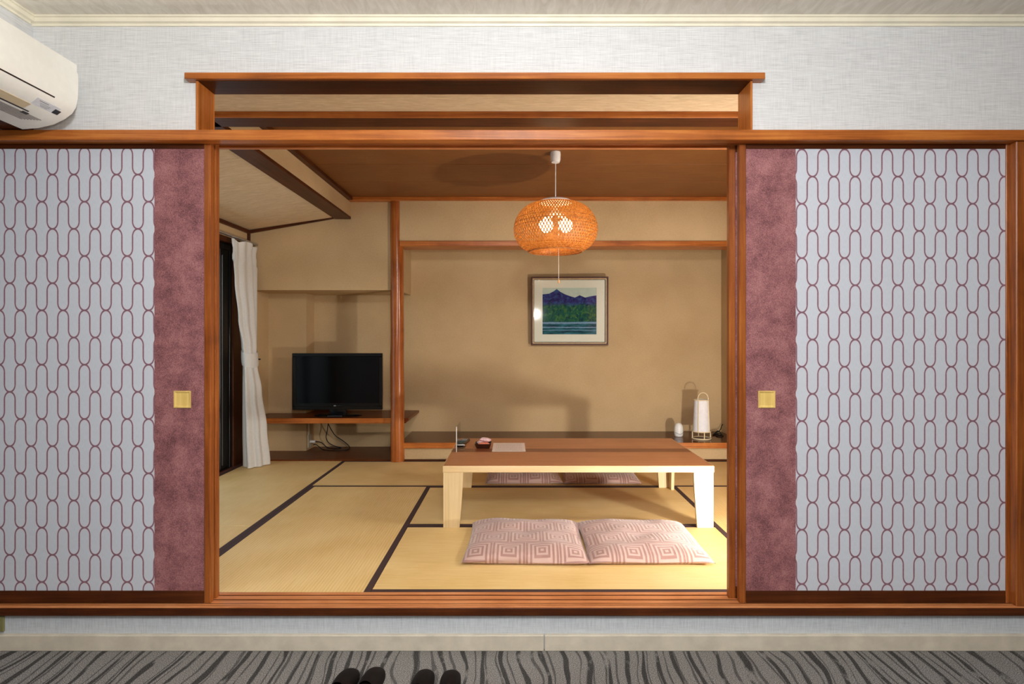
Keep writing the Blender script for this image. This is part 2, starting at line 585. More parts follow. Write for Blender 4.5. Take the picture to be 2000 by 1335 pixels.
def obj(name, bm, mat, parent=None, smooth=False, local=False, origin=None, angle=35):
    """one mesh object; bm is in room coordinates unless local, where it is in the parent's"""
    me = bpy.data.meshes.new(name)
    if origin is not None:
        bmesh.ops.translate(bm, verts=bm.verts[:], vec=-Vector(origin))
    elif parent is not None and not local:
        w_ = Vector((0, 0, 0))
        p_ = parent
        while p_ is not None:
            w_ += p_.location
            p_ = p_.parent
        bmesh.ops.translate(bm, verts=bm.verts[:], vec=-w_)
    bm.to_mesh(me)
    bm.free()
    o = bpy.data.objects.new(name, me)
    if origin is not None:
        w_ = Vector((0, 0, 0))
        p_ = parent
        while p_ is not None:
            w_ += p_.location
            p_ = p_.parent
        o.location = Vector(origin) - w_
    if mat:
        me.materials.append(M[mat])
    if smooth:
        for p in me.polygons:
            p.use_smooth = True
        me.set_sharp_from_angle(angle=math.radians(angle))
    COL.objects.link(o)
    if parent is not None:
        o.parent = parent
    return o


def thing(name, label, cat, loc=(0, 0, 0), rotz=0.0, group=None):
    o = bpy.data.objects.new(name, None)
    o.empty_display_size = 0.1
    o.location = loc
    o.rotation_euler = (0, 0, rotz)
    o['label'] = label
    o['category'] = cat
    if group:
        o['group'] = group
    COL.objects.link(o)
    return o


def tag(o, label, cat, group=None):
    o['label'] = label
    o['category'] = cat
    if group:
        o['group'] = group
    return o


def struct(name, bm, mat, label, cat, smooth=False):
    o = obj(name, bm, mat, None, smooth)
    o['kind'] = 'structure'
    o['label'] = label
    o['category'] = cat
    return o


# ----------------------------------------------------------------- the setting: carpeted room
WP = 2.285     # wallpaper face of the partition
CZ = 2.484     # ceiling of the carpeted room
XL, XR, YB = -4.2, 4.2, -4.0

struct('floor', BX(XL, XR, YB, WP + 0.1, -0.06, 0.0), 'striped_carpet', 'grey carpet with dark wavy streaks in the front room', 'floor')
struct('ceiling', BX(XL, XR, YB, WP + 0.1, CZ, CZ + 0.06), 'ceiling_paper', 'pale textured paper ceiling of the front room', 'ceiling')
RL, RR = PX(385, 2.272), PX(1468, 2.272)     # outer edges of the transom opening
TT = 2.228                                    # underside of the transom head
bm = BX(XL, RL, WP, WP + 0.10, 2.0, CZ)
box(bm, RR, XR, WP, WP + 0.10, 2.0, CZ)
box(bm, RL, RR, WP, WP + 0.10, TT + 0.006, CZ)
struct('wall_partition', bm, 'linen_paper', 'pale grey linen-textured wall above the sliding doors', 'wall')
struct('wall_partition_base', BX(XL, XR, WP, WP + 0.10, 0.0, 0.142), 'linen_paper_upright', 'low strip of grey linen wallpaper under the wooden sill', 'wall')
struct('wall_partition_right', BX(PX(1985.5, 2.262) + 0.12, XR, WP, WP + 0.10, 0.142, 2.0), 'linen_paper', 'grey linen-textured wall right of the square post', 'wall')
struct('wall_partition_left', BX(XL, -2.302, WP, WP + 0.10, 0.142, 2.0), 'linen_paper', 'grey linen-textured wall left of the left sliding door', 'wall')
struct('wall_left', BX(-2.0, PX(65, WP), YB, WP, 2.06, CZ), 'linen_paper', 'grey linen-textured wall behind the air conditioner', 'wall')
struct('wall_far_left', BX(XL - 0.06, XL, YB, WP + 0.1, 0, CZ), 'dark_cedar_z', 'unseen side wall beyond the left opening, dark wood to cut bounced light', 'wall')  # unseen side and rear walls given dark wood to cut bounced light
struct('wall_right', BX(XR, XR + 0.06, YB, WP + 0.1, 0, CZ), 'dark_cedar_z', 'unseen right side wall of the front room, dark wood to cut bounced light', 'wall')
struct('wall_rear', BX(XL, XR, YB - 0.06, YB, 0, CZ), 'dark_cedar_z', 'unseen wall behind the camera, dark wood to cut bounced light', 'wall')
struct('trim_1', BX(-2.0, PX(65, WP) + 0.004, YB, WP, 2.034, 2.06, 0.003), 'dark_cedar_y', 'brown wooden rail under the air conditioner wall', 'trim')

# ceiling mouldings
prof = [(WP, CZ), (WP, CZ - 0.034), (WP - 0.006, CZ - 0.034), (WP - 0.008, CZ - 0.026), (WP - 0.018, CZ - 0.022), (WP - 0.020, CZ - 0.008), (WP - 0.026, CZ - 0.006), (WP - 0.026, CZ)]
struct('trim_2', extrude(prof, 'x', PX(65, WP), XR), 'cream_trim', 'cream ceiling moulding along the partition wall', 'trim')
xl = PX(65, WP)
prof = [(xl, CZ), (xl, CZ - 0.034), (xl + 0.006, CZ - 0.034), (xl + 0.008, CZ - 0.026), (xl + 0.018, CZ - 0.022), (xl + 0.020, CZ - 0.008), (xl + 0.026, CZ - 0.006), (xl + 0.026, CZ)]
struct('trim_3', extrude([(p[0], p[1]) for p in prof], 'y', YB, WP - 0.02), 'cream_trim', 'cream ceiling moulding above the air conditioner', 'trim')

# baseboard in two lengths that meet in a dark joint
bb = thing('baseboard_back', 'scuffed cream baseboard along the carpet under the sill', 'baseboard', (0, 2.265, 0))
bb['kind'] = 'structure'
xj = PX(1063, 2.265)
obj('board', BX(XL, xj - 0.0015, 2.265, WP, 0, 0.061, 0.002), 'baseboard_cream', bb)
obj('board', BX(xj + 0.0015, XR, 2.265, WP, 0, 0.061, 0.002), 'baseboard_cream', bb)

# sill with two door grooves
gz = TZ - 0.0035
T1a, T1b, T2a, T2b = 2.293, 2.329, 2.333, 2.369
sill = thing('trim_4', 'grooved wooden sill on which the sliding doors run', 'sill', (0, 2.262, TZ - 0.036))
sill['kind'] = 'structure'
prof = [(2.264, TZ - 0.0055), (2.264, TZ - 0.001), (2.265, TZ), (2.275, TZ), (2.2755, TZ - 0.005), (2.2795, TZ - 0.005), (2.280, TZ), (2.288, TZ), (2.2885, TZ - 0.006),
        (T1a + 0.002, TZ - 0.006), (T1a + 0.0025, gz + 0.001), (T1b - 0.004, gz + 0.001), (T1b - 0.0035, TZ - 0.007), (T1b + 0.0005, TZ - 0.007), (T1b + 0.001, TZ + 0.001), (T2a, TZ + 0.001), (T2a + 0.0005, gz + 0.001), (T2b - 0.004, gz + 0.001),
        (T2b - 0.0035, TZ - 0.007), (T2b + 0.0005, TZ - 0.007), (T2b + 0.001, TZ + 0.001), (2.391, TZ + 0.001), (2.391, TZ - 0.0075), (2.30, TZ - 0.0075)]
obj('track_board', extrude(prof, 'x', XL, XR), 'worn_lit_cedar', sill)  # paler than the front board: wear, plus light from above put into colour
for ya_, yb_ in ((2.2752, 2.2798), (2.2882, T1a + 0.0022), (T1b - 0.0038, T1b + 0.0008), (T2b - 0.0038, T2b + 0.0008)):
    obj('groove_strip', BX(XL, XR, ya_, yb_, TZ - 0.006, TZ - 0.0015), 'dark_cedar_x', sill)  # darker strips put in for step shadow and dirt along the slots
obj('front_board', BX(XL, XR, 2.262, 2.391, TZ - 0.036, TZ - 0.0055, 0.002), 'dark_cedar_x', sill)
# long rail above the doors, lintel with grooves
struct('trim_5', BX(XL, XR, 2.25, 2.30, 1.992, 2.0325, 0.0025), 'cedar_x', 'long reddish wooden rail across the wall above the doors', 'rail')
kz = HC + 0.777
prof = [(2.273, kz), (T1a, kz), (T1a, kz + 0.014), (T1b, kz + 0.014), (T1b, kz), (T2a, kz), (T2a, kz + 0.014), (T2b, kz + 0.014), (T2b, kz), (2.388, kz), (2.388, kz + 0.034), (2.273, kz + 0.034)]
kam = thing('trim_6', 'grooved wooden door lintel under the long rail', 'lintel', (0, 2.273, kz))
kam['kind'] = 'structure'
obj('lintel_beam', extrude(prof, 'x', XL, XR), 'cedar_x', kam)
obj('ridge', BX(XL, XR, T1b - 0.0005, T2a + 0.0005, kz - 0.003, kz, 0.0008), 'worn_lit_cedar', kam)  # low light caught on the ridges put in as paler wood
obj('ridge', BX(XL, XR, T2b + 0.001, 2.388, kz - 0.003, kz, 0.001), 'worn_lit_cedar', kam)
# transom frame
tr_ = thing('trim_7', 'open wooden transom frame with overhanging top board', 'transom', (0, 2.25, 2.03))
tr_['kind'] = 'structure'
obj('top_board', BX(PX(359.5, 2.245), PX(1495, 2.245), 2.245, WP + 0.004, TT, TT + 0.0245, 0.002), 'cedar_x', tr_)
obj('head', BX(RL + 0.001, RR - 0.001, 2.262, 2.388, TT - 0.002, TT + 0.006, 0.001), 'dark_cedar_x', tr_)
obj('jamb', BX(RL, RL + 0.009, 2.262, 2.388, 2.0325, TT - 0.002, 0.001), 'cedar_z', tr_)
obj('jamb', BX(RR - 0.009, RR, 2.262, 2.388, 2.0325, TT - 0.002, 0.001), 'cedar_z', tr_)
obj('bottom_board', BX(RL + 0.009, RR - 0.009, 2.30, 2.388, 2.018, 2.034, 0.001), 'cedar_x', tr_)
# post at the right end of the doors
struct('trim_8', BX(PX(1985.5, 2.262), PX(1985.5, 2.262) + 0.12, 2.262, 2.39, TZ, 1.992, 0.003), 'door_cedar_z', 'square wooden post right of the right sliding door', 'post')

# ----------------------------------------------------------------- sliding doors


def fusuma(name, label, x0, x1, yf, edge, phase, handle_x, thick=0.029):
    z0, z1 = TZ - 0.003, HC + 0.788
    zp0, zp1 = PZ(1153.5, 2.297), PZ(290, 2.297)
    s = 0.0262
    t_ = thing(name, label, 'sliding door', ((x0 + x1) / 2, yf, z0), 0, 'papered sliding doors in wooden frames')
    obj('stile', BX(x0, x0 + s, yf, yf + thick, z0, z1, 0.0025), 'door_cedar_z', t_)
    obj('stile', BX(x1 - s, x1, yf, yf + thick, z0, z1, 0.0025), 'door_cedar_z', t_)
    obj('bottom_rail', BX(x0 + s, x1 - s, yf + 0.001, yf + thick, z0, zp0, 0.002), 'dark_cedar_x', t_)
    obj('top_rail', BX(x0 + s, x1 - s, yf + 0.001, yf + thick, zp1, z1, 0.002), 'dark_cedar_x', t_)
    band = 0.1985
    if edge == 'right':
        bx0, bx1, px0, px1 = x1 - s - band, x1 - s, x0 + s, x1 - s - band
    else:
        bx0, bx1, px0, px1 = x0 + s, x0 + s + band, x0 + s + band, x1 - s
    # print sheet keeps its own origin on a crossing of the pattern
    obj('printed_panel', BX(px0, px1, yf + 0.005, yf + thick - 0.005, zp0, zp1), 'wave_print', t_, origin=phase)
    obj('plain_band', BX(bx0, bx1, yf + 0.0045, yf + thick - 0.0045, zp0, zp1), 'mauve_paper', t_)
    if handle_x is not None:
        hz, hs = PZ(779.5, 2.297), 0.0335
        h = thing('handle', '', '')
        del h['label'], h['category']
        h.location = (handle_x - t_.location.x, 0.003, hz - z0)
        h.parent = t_
        w = 0.0045
        bm_ = BX(handle_x - hs, handle_x + hs, yf + 0.0005, yf + 0.005, hz + hs - w, hz + hs)
        box(bm_, handle_x - hs, handle_x + hs, yf + 0.0005, yf + 0.005, hz - hs, hz - hs + w)
        box(bm_, handle_x - hs, handle_x - hs + w, yf + 0.0005, yf + 0.005, hz - hs + w, hz + hs - w)
        box(bm_, handle_x + hs - w, handle_x + hs, yf + 0.0005, yf + 0.005, hz - hs + w, hz + hs - w)
        obj('handle_rim', bm_, 'hikite_gold', h)
        # shallow dished plate behind the rim
        bm_ = bmesh.new()
        a_, b_ = hs - w, hs - w - 0.004
        o4 = [bm_.verts.new((handle_x + sx * a_, yf + 0.0015, hz + sz * a_)) for sx, sz in ((-1, -1), (1, -1), (1, 1), (-1, 1))]
        i4 = [bm_.verts.new((handle_x + sx * b_, yf + 0.0042, hz + sz * b_)) for sx, sz in ((-1, -1), (1, -1), (1, 1), (-1, 1))]
        for k in range(4):
            bm_.faces.new((o4[k], o4[(k + 1) % 4], i4[(k + 1) % 4], i4[k]))
        bm_.faces.new(i4)
        obj('handle_plate', bm_, 'hikite_gold', h)
    return t_


YF, YR = 2.2965, 2.3365
lx1 = PX(411, YF)
fusuma('sliding_door', 'left sliding door with mauve edge band and white wave print, in front', lx1 - 1.083, lx1, YF, 'right',
       (PX(16.9, YF), YF + 0.02, PZ(340, YF)), PX(355.5, YF))
rx0 = PX(1444.5, YF)
fusuma('sliding_door', 'right sliding door with mauve edge band and white wave print, in front', rx0, rx0 + 1.083, YF, 'left',
       (PX(1588.2, YF), YF + 0.02, PZ(344, YF)), PX(1498, YF))
fusuma('sliding_door', 'left rear sliding door, only its wooden edge shows beside the opening', lx1 - 1.08, lx1 + 0.001, YR, 'right',
       (PX(16.9, YF), YR + 0.02, PZ(340, YF)), None)
rr0 = PX(1424.2, YR)
fusuma('sliding_door', 'right rear sliding door, its wooden edge peeking out of the front door', rr0, rr0 + 1.083, YR, 'left',
       (PX(1588.2, YF), YR + 0.02, PZ(344, YF)), None)

# ----------------------------------------------------------------- the setting: tatami room
TY0 = 2.392                       # front edge of the mats
MAT = 0.8495
Y1, Y2, Y3 = TY0 + MAT, TY0 + 2 * MAT, TY0 + 3 * MAT
XA, XB_, XC_, XD, XE = -2.272, -1.448, -0.600, 1.108, 1.965
BK = 5.54                         # back wall of the alcove
fl = thing('floor_tatami', 'raised floor of straw mats with dark cloth borders', 'floor', (0, TY0, 0))
fl['kind'] = 'structure'
obj('subfloor', BX(-2.9, XE + 0.1, TY0, BK + 0.1, 0.0, TZ - 0.05), 'dark_cedar_x', fl)


def mat(x0, x1, y0, y1, lengthwise, b0=True, b1=True):
    """a straw mat with its two cloth borders along the long sides"""
    gap = 0.0006
    m_ = obj('tatami_mat', BX(x0 + gap, x1 - gap, y0 + gap, y1 - gap, TZ - 0.05, TZ - 0.0008, 0.002),
             'tatami_lengthwise' if lengthwise else 'tatami_crosswise', fl)
    bw = 0.029
    for side, on in ((0, b0), (1, b1)):
        if not on:
            continue
        if lengthwise:
            xs = (x0 + gap, x0 + bw) if side == 0 else (x1 - bw, x1 - gap)
            b_ = BX(xs[0], xs[1], y0 + gap, y1 - gap, TZ - 0.04, TZ, 0.0007)
        else:
            ys = (y0 + gap, y0 + bw) if side == 0 else (y1 - bw, y1 - gap)
            b_ = BX(x0 + gap, x1 - gap, ys[0], ys[1], TZ - 0.04, TZ, 0.0007)
        obj('cloth_border', b_, 'heri_cloth', m_)


mat(XA, XB_, Y1, Y3, True)
mat(XA, XB_, TY0, Y1, True)
mat(XB_, XC_, TY0, Y2, True)
mat(XC_, XD, TY0, Y1, False)
mat(XC_, XD, Y1, Y2, False)
mat(XD, XE, TY0, Y2, True)
xm = (XB_ + XE) / 2
mat(XB_, xm, Y2, Y3, False)
mat(xm, XE, Y2, Y3, False)

MC = HC + 1.183                   # main ceiling
LC = HC + 1.036                   # low ceiling strip by the opening
struct('roof', BX(-2.5, 2.2, 2.3, BK + 0.1, 2.55, 2.60), 'dark_cedar_x', 'plain roof slab above both rooms', 'roof')
mc = thing('ceiling_tatami', 'ceiling of wide cedar boards in the tatami room', 'ceiling', (0, TY0, MC))
mc['kind'] = 'structure'
ys = [2.78, 3.055, 3.505, 3.957, 4.405, 4.94]
for a, b in zip(ys, ys[1:]):
    obj('ceiling_board', BX(-1.405, XE, a + 0.003, b - 0.003, MC, MC + 0.012, 0.0015), 'ceiling_cedar', mc)
obj('ceiling_backing', BX(-1.45, XE, 2.7, 4.95, MC + 0.013, MC + 0.04), 'dark_cedar_x', mc)
struct('ceiling_strip', BX(-2.3, XE, 2.386, 2.665, LC, LC + 0.04), 'straw_paper', 'narrow straw-papered ceiling strip seen through the transom', 'ceiling')
bm9 = thing('trim_9', 'ceiling beam behind the transom, across the tatami room', 'beam', (0, 2.66, HC + 1.008))
bm9['kind'] = 'structure'
obj('shaded_core', BX(-2.3, XE, 2.664, 2.778, HC + 1.008, MC + 0.04, 0.003), 'dark_cedar_x', bm9)  # shade on the beam's underside put into darker wood
obj('lit_face', BX(-2.3, XE, 2.655, 2.664, HC + 1.0085, LC, 0.001), 'cedar_x', bm9)  # flash light on the beam's face put in as brighter wood
struct('trim_10', BX(-1.405, XE, 4.865, 4.94, MC - 0.03, MC, 0.002), 'cedar_x', 'wooden ceiling trim above the alcove wall', 'trim')
# beam along the window side and the sloping papered ceiling beyond it
bx_r, bx_l = PX(685.5, 4.94), PX(654, 4.94)
struct('trim_11', BX(bx_l, bx_r, 2.39, 4.94, HC + 1.008, HC + 1.03, 0.002), 'dark_cedar_y', 'dark flat beam running back along the sloping ceiling', 'beam')
struct('wall_fascia', BX(bx_r - 0.09, bx_r - 0.006, 2.39, 4.94, HC + 1.03, MC + 0.04), 'ochre_wall', 'ochre upright strip between dark beam and board ceiling', 'wall')
struct('trim_12', BX(bx_r - 0.006, bx_r + 0.034, 2.78, 4.94, MC - 0.028, MC, 0.002), 'dark_cedar_y', 'dark wooden trim where ochre strip meets board ceiling', 'trim')
zs0, zs1 = HC + 1.024, HC + 0.905
struct('ceiling_slope', extrude([(bx_l + 0.02, zs0), (XA - 0.05, zs1), (XA - 0.05, zs1 + 0.05), (bx_l + 0.02, zs0 + 0.05)], 'y', 2.39, 4.96), 'straw_paper', 'sloping straw-papered ceiling above the window side', 'ceiling')
dz = 0.024
struct('trim_13', extrude([(bx_l, zs0 + 0.001), (XA, zs1 + 0.001), (XA, zs1 - dz + 0.003), (bx_l, zs0 - dz + 0.012)], 'y', 4.915, 4.945), 'dark_cedar_x', 'slanting dark trim under the sloping ceiling at the back', 'trim')
struct('trim_14', BX(XA - 0.01, XA + 0.022, 2.39, 4.92, zs1 - dz, zs1 + 0.004, 0.002), 'dark_cedar_y', 'dark trim along the window wall under the sloping ceiling', 'trim')

# back of the room
BXB = HC + 0.405
UR = 4.895
struct('wall_back_left', BX(XA - 0.06, -1.0, 4.94, BK, BXB, MC + 0.04), 'ochre_wall', 'ochre wall box hanging over the television recess', 'wall')
struct('wall_recess', BX(XA, -1.925, 5.33, BK, TZ, BXB + 0.01), 'ochre_wall', 'shallow ochre pier at the left of the television recess', 'wall')
struct('wall_recess_left', BX(XA - 0.06, XA, 4.94, BK, 0.0, BXB + 0.01), 'ochre_wall', 'ochre side wall of the television recess behind the curtain', 'wall')
struct('wall_back', BX(-2.9, XE + 0.1, BK, BK + 0.06, 0.0, 2.5), 'ochre_wall', 'ochre back wall of the alcove behind the picture', 'wall')
struct('wall_alcove_head', BX(PX(780.5, UR), XE, UR, 5.10, HC + 0.815, MC + 0.02), 'ochre_wall', 'bright ochre wall panel above the alcove beam', 'wall')
struct('trim_15', BX(PX(780.5, UR), XE, UR - 0.012, 5.10, HC + 0.771, HC + 0.815, 0.003), 'cedar_x', 'wooden alcove beam behind the woven lamp', 'beam')
struct('wall_tatami_right', BX(XE, XE + 0.06, TY0, BK, 0, 2.5), 'ochre_wall', 'ochre right wall of the tatami room', 'wall')
struct('ceiling_alcove', BX(-1.0, XE, 5.10, BK, 2.30, 2.34), 'ochre_wall', 'inner top of the alcove', 'ceiling')
struct('wall_alcove_base', BX(-0.99, XE, 4.965, 5.0, TZ - 0.02, 0.284), 'ochre_wall', 'low pale panel under the alcove board', 'wall')
struct('trim_16', BX(-0.96, XE, 4.945, 4.966, TZ - 0.01, TZ + 0.010, 0.002), 'dark_cedar_x', 'thin dark strip between mats and alcove panel', 'trim')
struct('trim_17', BX(XA - 0.02, XA + 0.014, 4.905, 4.94, HC + 0.60, zs1 - 0.01, 0.002), 'dark_cedar_z', 'short dark corner post above the white curtain', 'post')

# round natural post of the alcove
bm = bmesh.new()
prof, n = [], 28
rings = []
for k in range(37):
    z_ = TZ - 0.002 + (MC - TZ + 0.002) * k / 36
    base = 0.0585 - 0.004 * k / 36
    rings.append([bm.verts.new((-1.010 + 0.003 * math.sin(z_ * 2.1) + (base + 0.0018 * math.sin(3 * (a_ := 2 * math.pi * i / n) + z_ * 4) + 0.0014 * math.sin(z_ * 11 + a_)) * math.cos(a_),
                                4.942 + (base + 0.0018 * math.sin(2 * a_ + z_ * 5)) * math.sin(a_), z_)) for i in range(n)])
for a, b in zip(rings, rings[1:]):
    for i in range(n):
        bm.faces.new((a[i], a[(i + 1) % n], b[(i + 1) % n], b[i]))
bm.faces.new(list(reversed(rings[0])))
bm.faces.new(rings[-1])
struct('trim_18', bm, 'post_wood', 'round polished log post between television recess and alcove', 'post', True)

# boards of alcove and recess
struct('floor_alcove', BX(-0.992, XE, 4.94, BK, 0.284, 0.330, 0.004, 2), 'board_dark', 'glossy dark alcove board carrying lantern and white diffuser', 'alcove board')
struct('trim_19', BX(-0.975, XE, 4.932, 4.942, 0.283, 0.3305, 0.002), 'cedar_x', 'reddish front edge of the alcove board', 'trim')
struct('floor_recess', BX(XA, -0.97, 4.942, BK, TZ - 0.02, TZ + 0.010, 0.003), 'shelf_wood', 'dark wooden floor board under the television shelf', 'recess board')
sh = thing('wall_shelf', 'long wooden shelf carrying the television', 'shelf', (-1.6, 5.2, 0.486))
poly = [(XA, 0.486), (XA, 0.531), (-0.922, 0.531), (-0.922, 0.512), (-0.950, 0.486)]
obj('shelf_board', extrude(poly, 'y', 5.002, BK), 'shelf_wood', sh)
obj('shelf_edge', BX(XA, -1.066, 4.990, 5.002, 0.486, 0.531, 0.002), 'cedar_x', sh)

# window wall on the left
wl = 1.975
bm = BX(XA - 0.10, XA, TY0, 4.94, wl + 0.045, 2.30)
box(bm, XA - 0.10, XA, TY0, 2.46, 0, wl + 0.045)
struct('wall_window', bm, 'ochre_wall', 'ochre strip of wall above the dark window', 'wall')
struct('trim_20', BX(XA - 0.08, XA + 0.006, 2.46, 4.93, wl, wl + 0.045, 0.003), 'dark_cedar_y', 'dark wooden head above the window and curtain', 'trim')
struct('trim_21', BX(XA - 0.13, XA - 0.02, 4.705, 4.94, TZ - 0.02, wl, 0.003), 'dark_cedar_z', 'reddish wooden window jamb behind the curtain', 'trim')
w1 = thing('window_1', 'dark sliding window with black metal sashes at the far left', 'window', (XA, 3.6, TZ))
w1['kind'] = 'structure'
xf0, xf1 = XA - 0.115, XA - 0.03
obj('frame', BX(xf0, xf1, 4.665, 4.705, TZ, wl, 0.002), 'window_black', w1)
obj('frame', BX(xf0, xf1, 2.46, 2.50, TZ, wl, 0.002), 'window_black', w1)
obj('frame', BX(xf0, xf1, 2.50, 4.665, wl - 0.05, wl, 0.002), 'window_black', w1)
obj('frame', BX(xf0, xf1, 2.50, 4.665, TZ - 0.01, TZ + 0.012, 0.002), 'window_black', w1)
for (y0, y1, xo) in ((3.55, 4.66, XA - 0.065), (2.50, 3.62, XA - 0.10)):
    sa = thing('sash', '', '')
    del sa['label'], sa['category']
    sa.parent = w1
    sa.location = Vector((xo, (y0 + y1) / 2, TZ)) - w1.location
    z0, z1 = TZ + 0.014, wl - 0.05
    obj('sash_stile', BX(xo, xo + 0.028, y0, y0 + 0.05, z0, z1, 0.003), 'window_black', sa)
    obj('sash_stile', BX(xo, xo + 0.028, y1 - 0.13, y1, z0, z1, 0.003), 'window_black', sa)
    obj('sash_rail', BX(xo, xo + 0.028, y0 + 0.05, y1 - 0.13, z0, z0 + 0.07, 0.003), 'window_black', sa)
    obj('sash_rail', BX(xo, xo + 0.028, y0 + 0.05, y1 - 0.13, z1 - 0.05, z1, 0.003), 'window_black', sa)
    obj('pane', BX(xo + 0.011, xo + 0.016, y0 + 0.05, y1 - 0.13, z0 + 0.07, z1 - 0.05), 'window_glass', sa)
    obj('metal_strip', BX(xo + 0.028, xo + 0.031, y1 - 0.100, y1 - 0.095, z0 + 0.03, z1 - 0.05), 'silver', sa)
bm = BX(XA - 0.03, XA - 0.001, 2.46, 4.93, TZ - 0.03, TZ + 0.003, 0.002)
box(bm, XA - 0.024, XA - 0.019, 2.46, 4.90, TZ + 0.002, TZ + 0.008)
box(bm, XA - 0.010, XA - 0.005, 2.46, 4.90, TZ + 0.002, TZ + 0.008)
struct('trim_22', bm, 'track_brown', 'brown floor track along the window', 'track')

# ----------------------------------------------------------------- air conditioner
AY1, AY0 = 2.20, 1.36
ac = thing('air_conditioner', 'cream wall air conditioner hung high on the left wall', 'air conditioner', (PX(65, WP), AY1, 2.016))
pp = [(150, 127), (150, 140), (152.5, 146), (153, 168), (152, 192), (148.5, 210), (141, 222), (126, 233), (105, 243), (75, 250), (44, 252.5)]
prof = [(PX(a, AY1), PZ(b, AY1)) for a, b in pp]
xw = PX(65, WP) + 0.001
prof = [(xw, prof[0][1] + 0.006), (prof[0][0] - 0.03, prof[0][1] + 0.006)] + prof[:-1] + [(max(xw, prof[-1][0]), prof[-1][1])]
obj('body', extrude(prof, 'y', AY0, AY1), 'aircon_plastic', ac, True, angle=25)


def surf(px_a, px_b, y0, y1, off=0.0012):
    """thin plate lying on the air conditioner's underside between two profile points"""
    (xa, za), (xb, zb) = px_a, px_b
    nx, nz = -(zb - za), (xb - xa)
    L = math.hypot(nx, nz)
    nx, nz = nx / L, nz / L
    if nz > 0:
        nx, nz = -nx, -nz
    bm_ = bmesh.new()
    pts_ = [(xa, za), (xb, zb), (xb + nx * off, zb + nz * off), (xa + nx * off, za + nz * off)]
    return extrude(pts_, 'y', y0, y1, bm_)


def on_prof(a, b):
    return (PX(a, AY1), PZ(b, AY1))


def lerp2(p, q, t_):
    return (p[0] + (q[0] - p[0]) * t_, p[1] + (q[1] - p[1]) * t_)


pA, pB, pC, pD = on_prof(141, 222), on_prof(126, 233), on_prof(105, 243), on_prof(75, 250)
pE = on_prof(148.5, 210)
obj('panel_gap', surf(lerp2(pE, pA, 0.02), lerp2(pE, pA, 0.20), AY0, AY1 - 0.10, 0.0006), 'frame_bead', ac)
obj('louver', surf(lerp2(pB, pC, 0.05), lerp2(pB, pC, 0.75), AY0, AY1 - 0.15, 0.002), 'aircon_beige', ac)
obj('air_slot', surf(lerp2(pB, pC, 0.80), lerp2(pB, pC, 0.92), AY0, AY1 - 0.12, 0.0006), 'frame_bead', ac)
for k in range(7):
    t0 = 0.10 + k * 0.115
    obj('vent_rib', surf(lerp2(pC, pD, t0), lerp2(pC, pD, t0 + 0.065), AY0, AY1 - 0.05 - 0.006 * k, 0.0014), 'aircon_grey', ac)
stk = obj('sticker', surf(lerp2(pA, pB, 0.10), lerp2(pA, pB, 0.98), AY1 - 0.155, AY1 - 0.05, 0.0008), 'sticker_paper', ac)
obj('sensor_window', surf(lerp2(pA, pB, 0.38), lerp2(pA, pB, 0.92), AY1 - 0.066, AY1 - 0.040, 0.0016), 'black_plastic', ac)
for k, (ta, tb, ya, yb) in enumerate(((0.26, 0.34, 0.140, 0.100), (0.50, 0.54, 0.130, 0.085), (0.66, 0.70, 0.125, 0.085), (0.80, 0.84, 0.120, 0.090))):
    obj('printed_line', surf(lerp2(pA, pB, ta), lerp2(pA, pB, tb), AY1 - ya, AY1 - yb, 0.0014), 'aircon_grey', stk)
obj('small_latch', surf(lerp2(pC, pD, 0.02), lerp2(pC, pD, 0.22), AY1 - 0.135, AY1 - 0.110, 0.0020), 'frame_bead', ac)

# ----------------------------------------------------------------- low table
TF, TB = 3.198, 4.08
tx0, tx1 = PX(864.3, TF), PX(1395.4, TF)
tt = HC - 0.7067
tb_ = thing('low_table', 'low wooden folding table with pale legs and brown top', 'table', ((tx0 + tx1) / 2, (TF + TB) / 2, TZ))
gy0, gy1 = 3.585, 3.700
obj('tabletop', BX(tx0 + 0.005, tx1 - 0.005, TF + 0.005, gy0, tt - 0.012, tt, 0.001), 'table_top_wood', tb_)
obj('tabletop', BX(tx0 + 0.005, tx1 - 0.005, gy1, TB - 0.005, tt - 0.012, tt, 0.001), 'table_top_wood', tb_)
obj('inlay_strip', BX(tx0 + 0.005, tx1 - 0.005, gy0, gy1, tt - 0.012, tt - 0.0004, 0.0006), 'table_inlay_wood', tb_)
ap = tt - 0.0375
bm = BX(tx0, tx1, TF, TF + 0.02, ap, tt - 0.0012, 0.003, 2)
obj('edge_board', bm, 'table_pale_wood', tb_)
obj('edge_board', BX(tx0, tx1, TB - 0.02, TB, ap, tt - 0.0012, 0.003, 2), 'table_pale_wood', tb_)
obj('edge_board', BX(tx0, tx0 + 0.02, TF + 0.02, TB - 0.02, ap, tt - 0.0012, 0.002), 'table_pale_wood', tb_)
obj('edge_board', BX(tx1 - 0.02, tx1, TF + 0.02, TB - 0.02, ap, tt - 0.0012, 0.002), 'table_pale_wood', tb_)
obj('underside_panel', BX(tx0 + 0.02, tx1 - 0.02, TF + 0.02, TB - 0.02, tt - 0.030, tt - 0.013), 'table_inlay_wood', tb_)
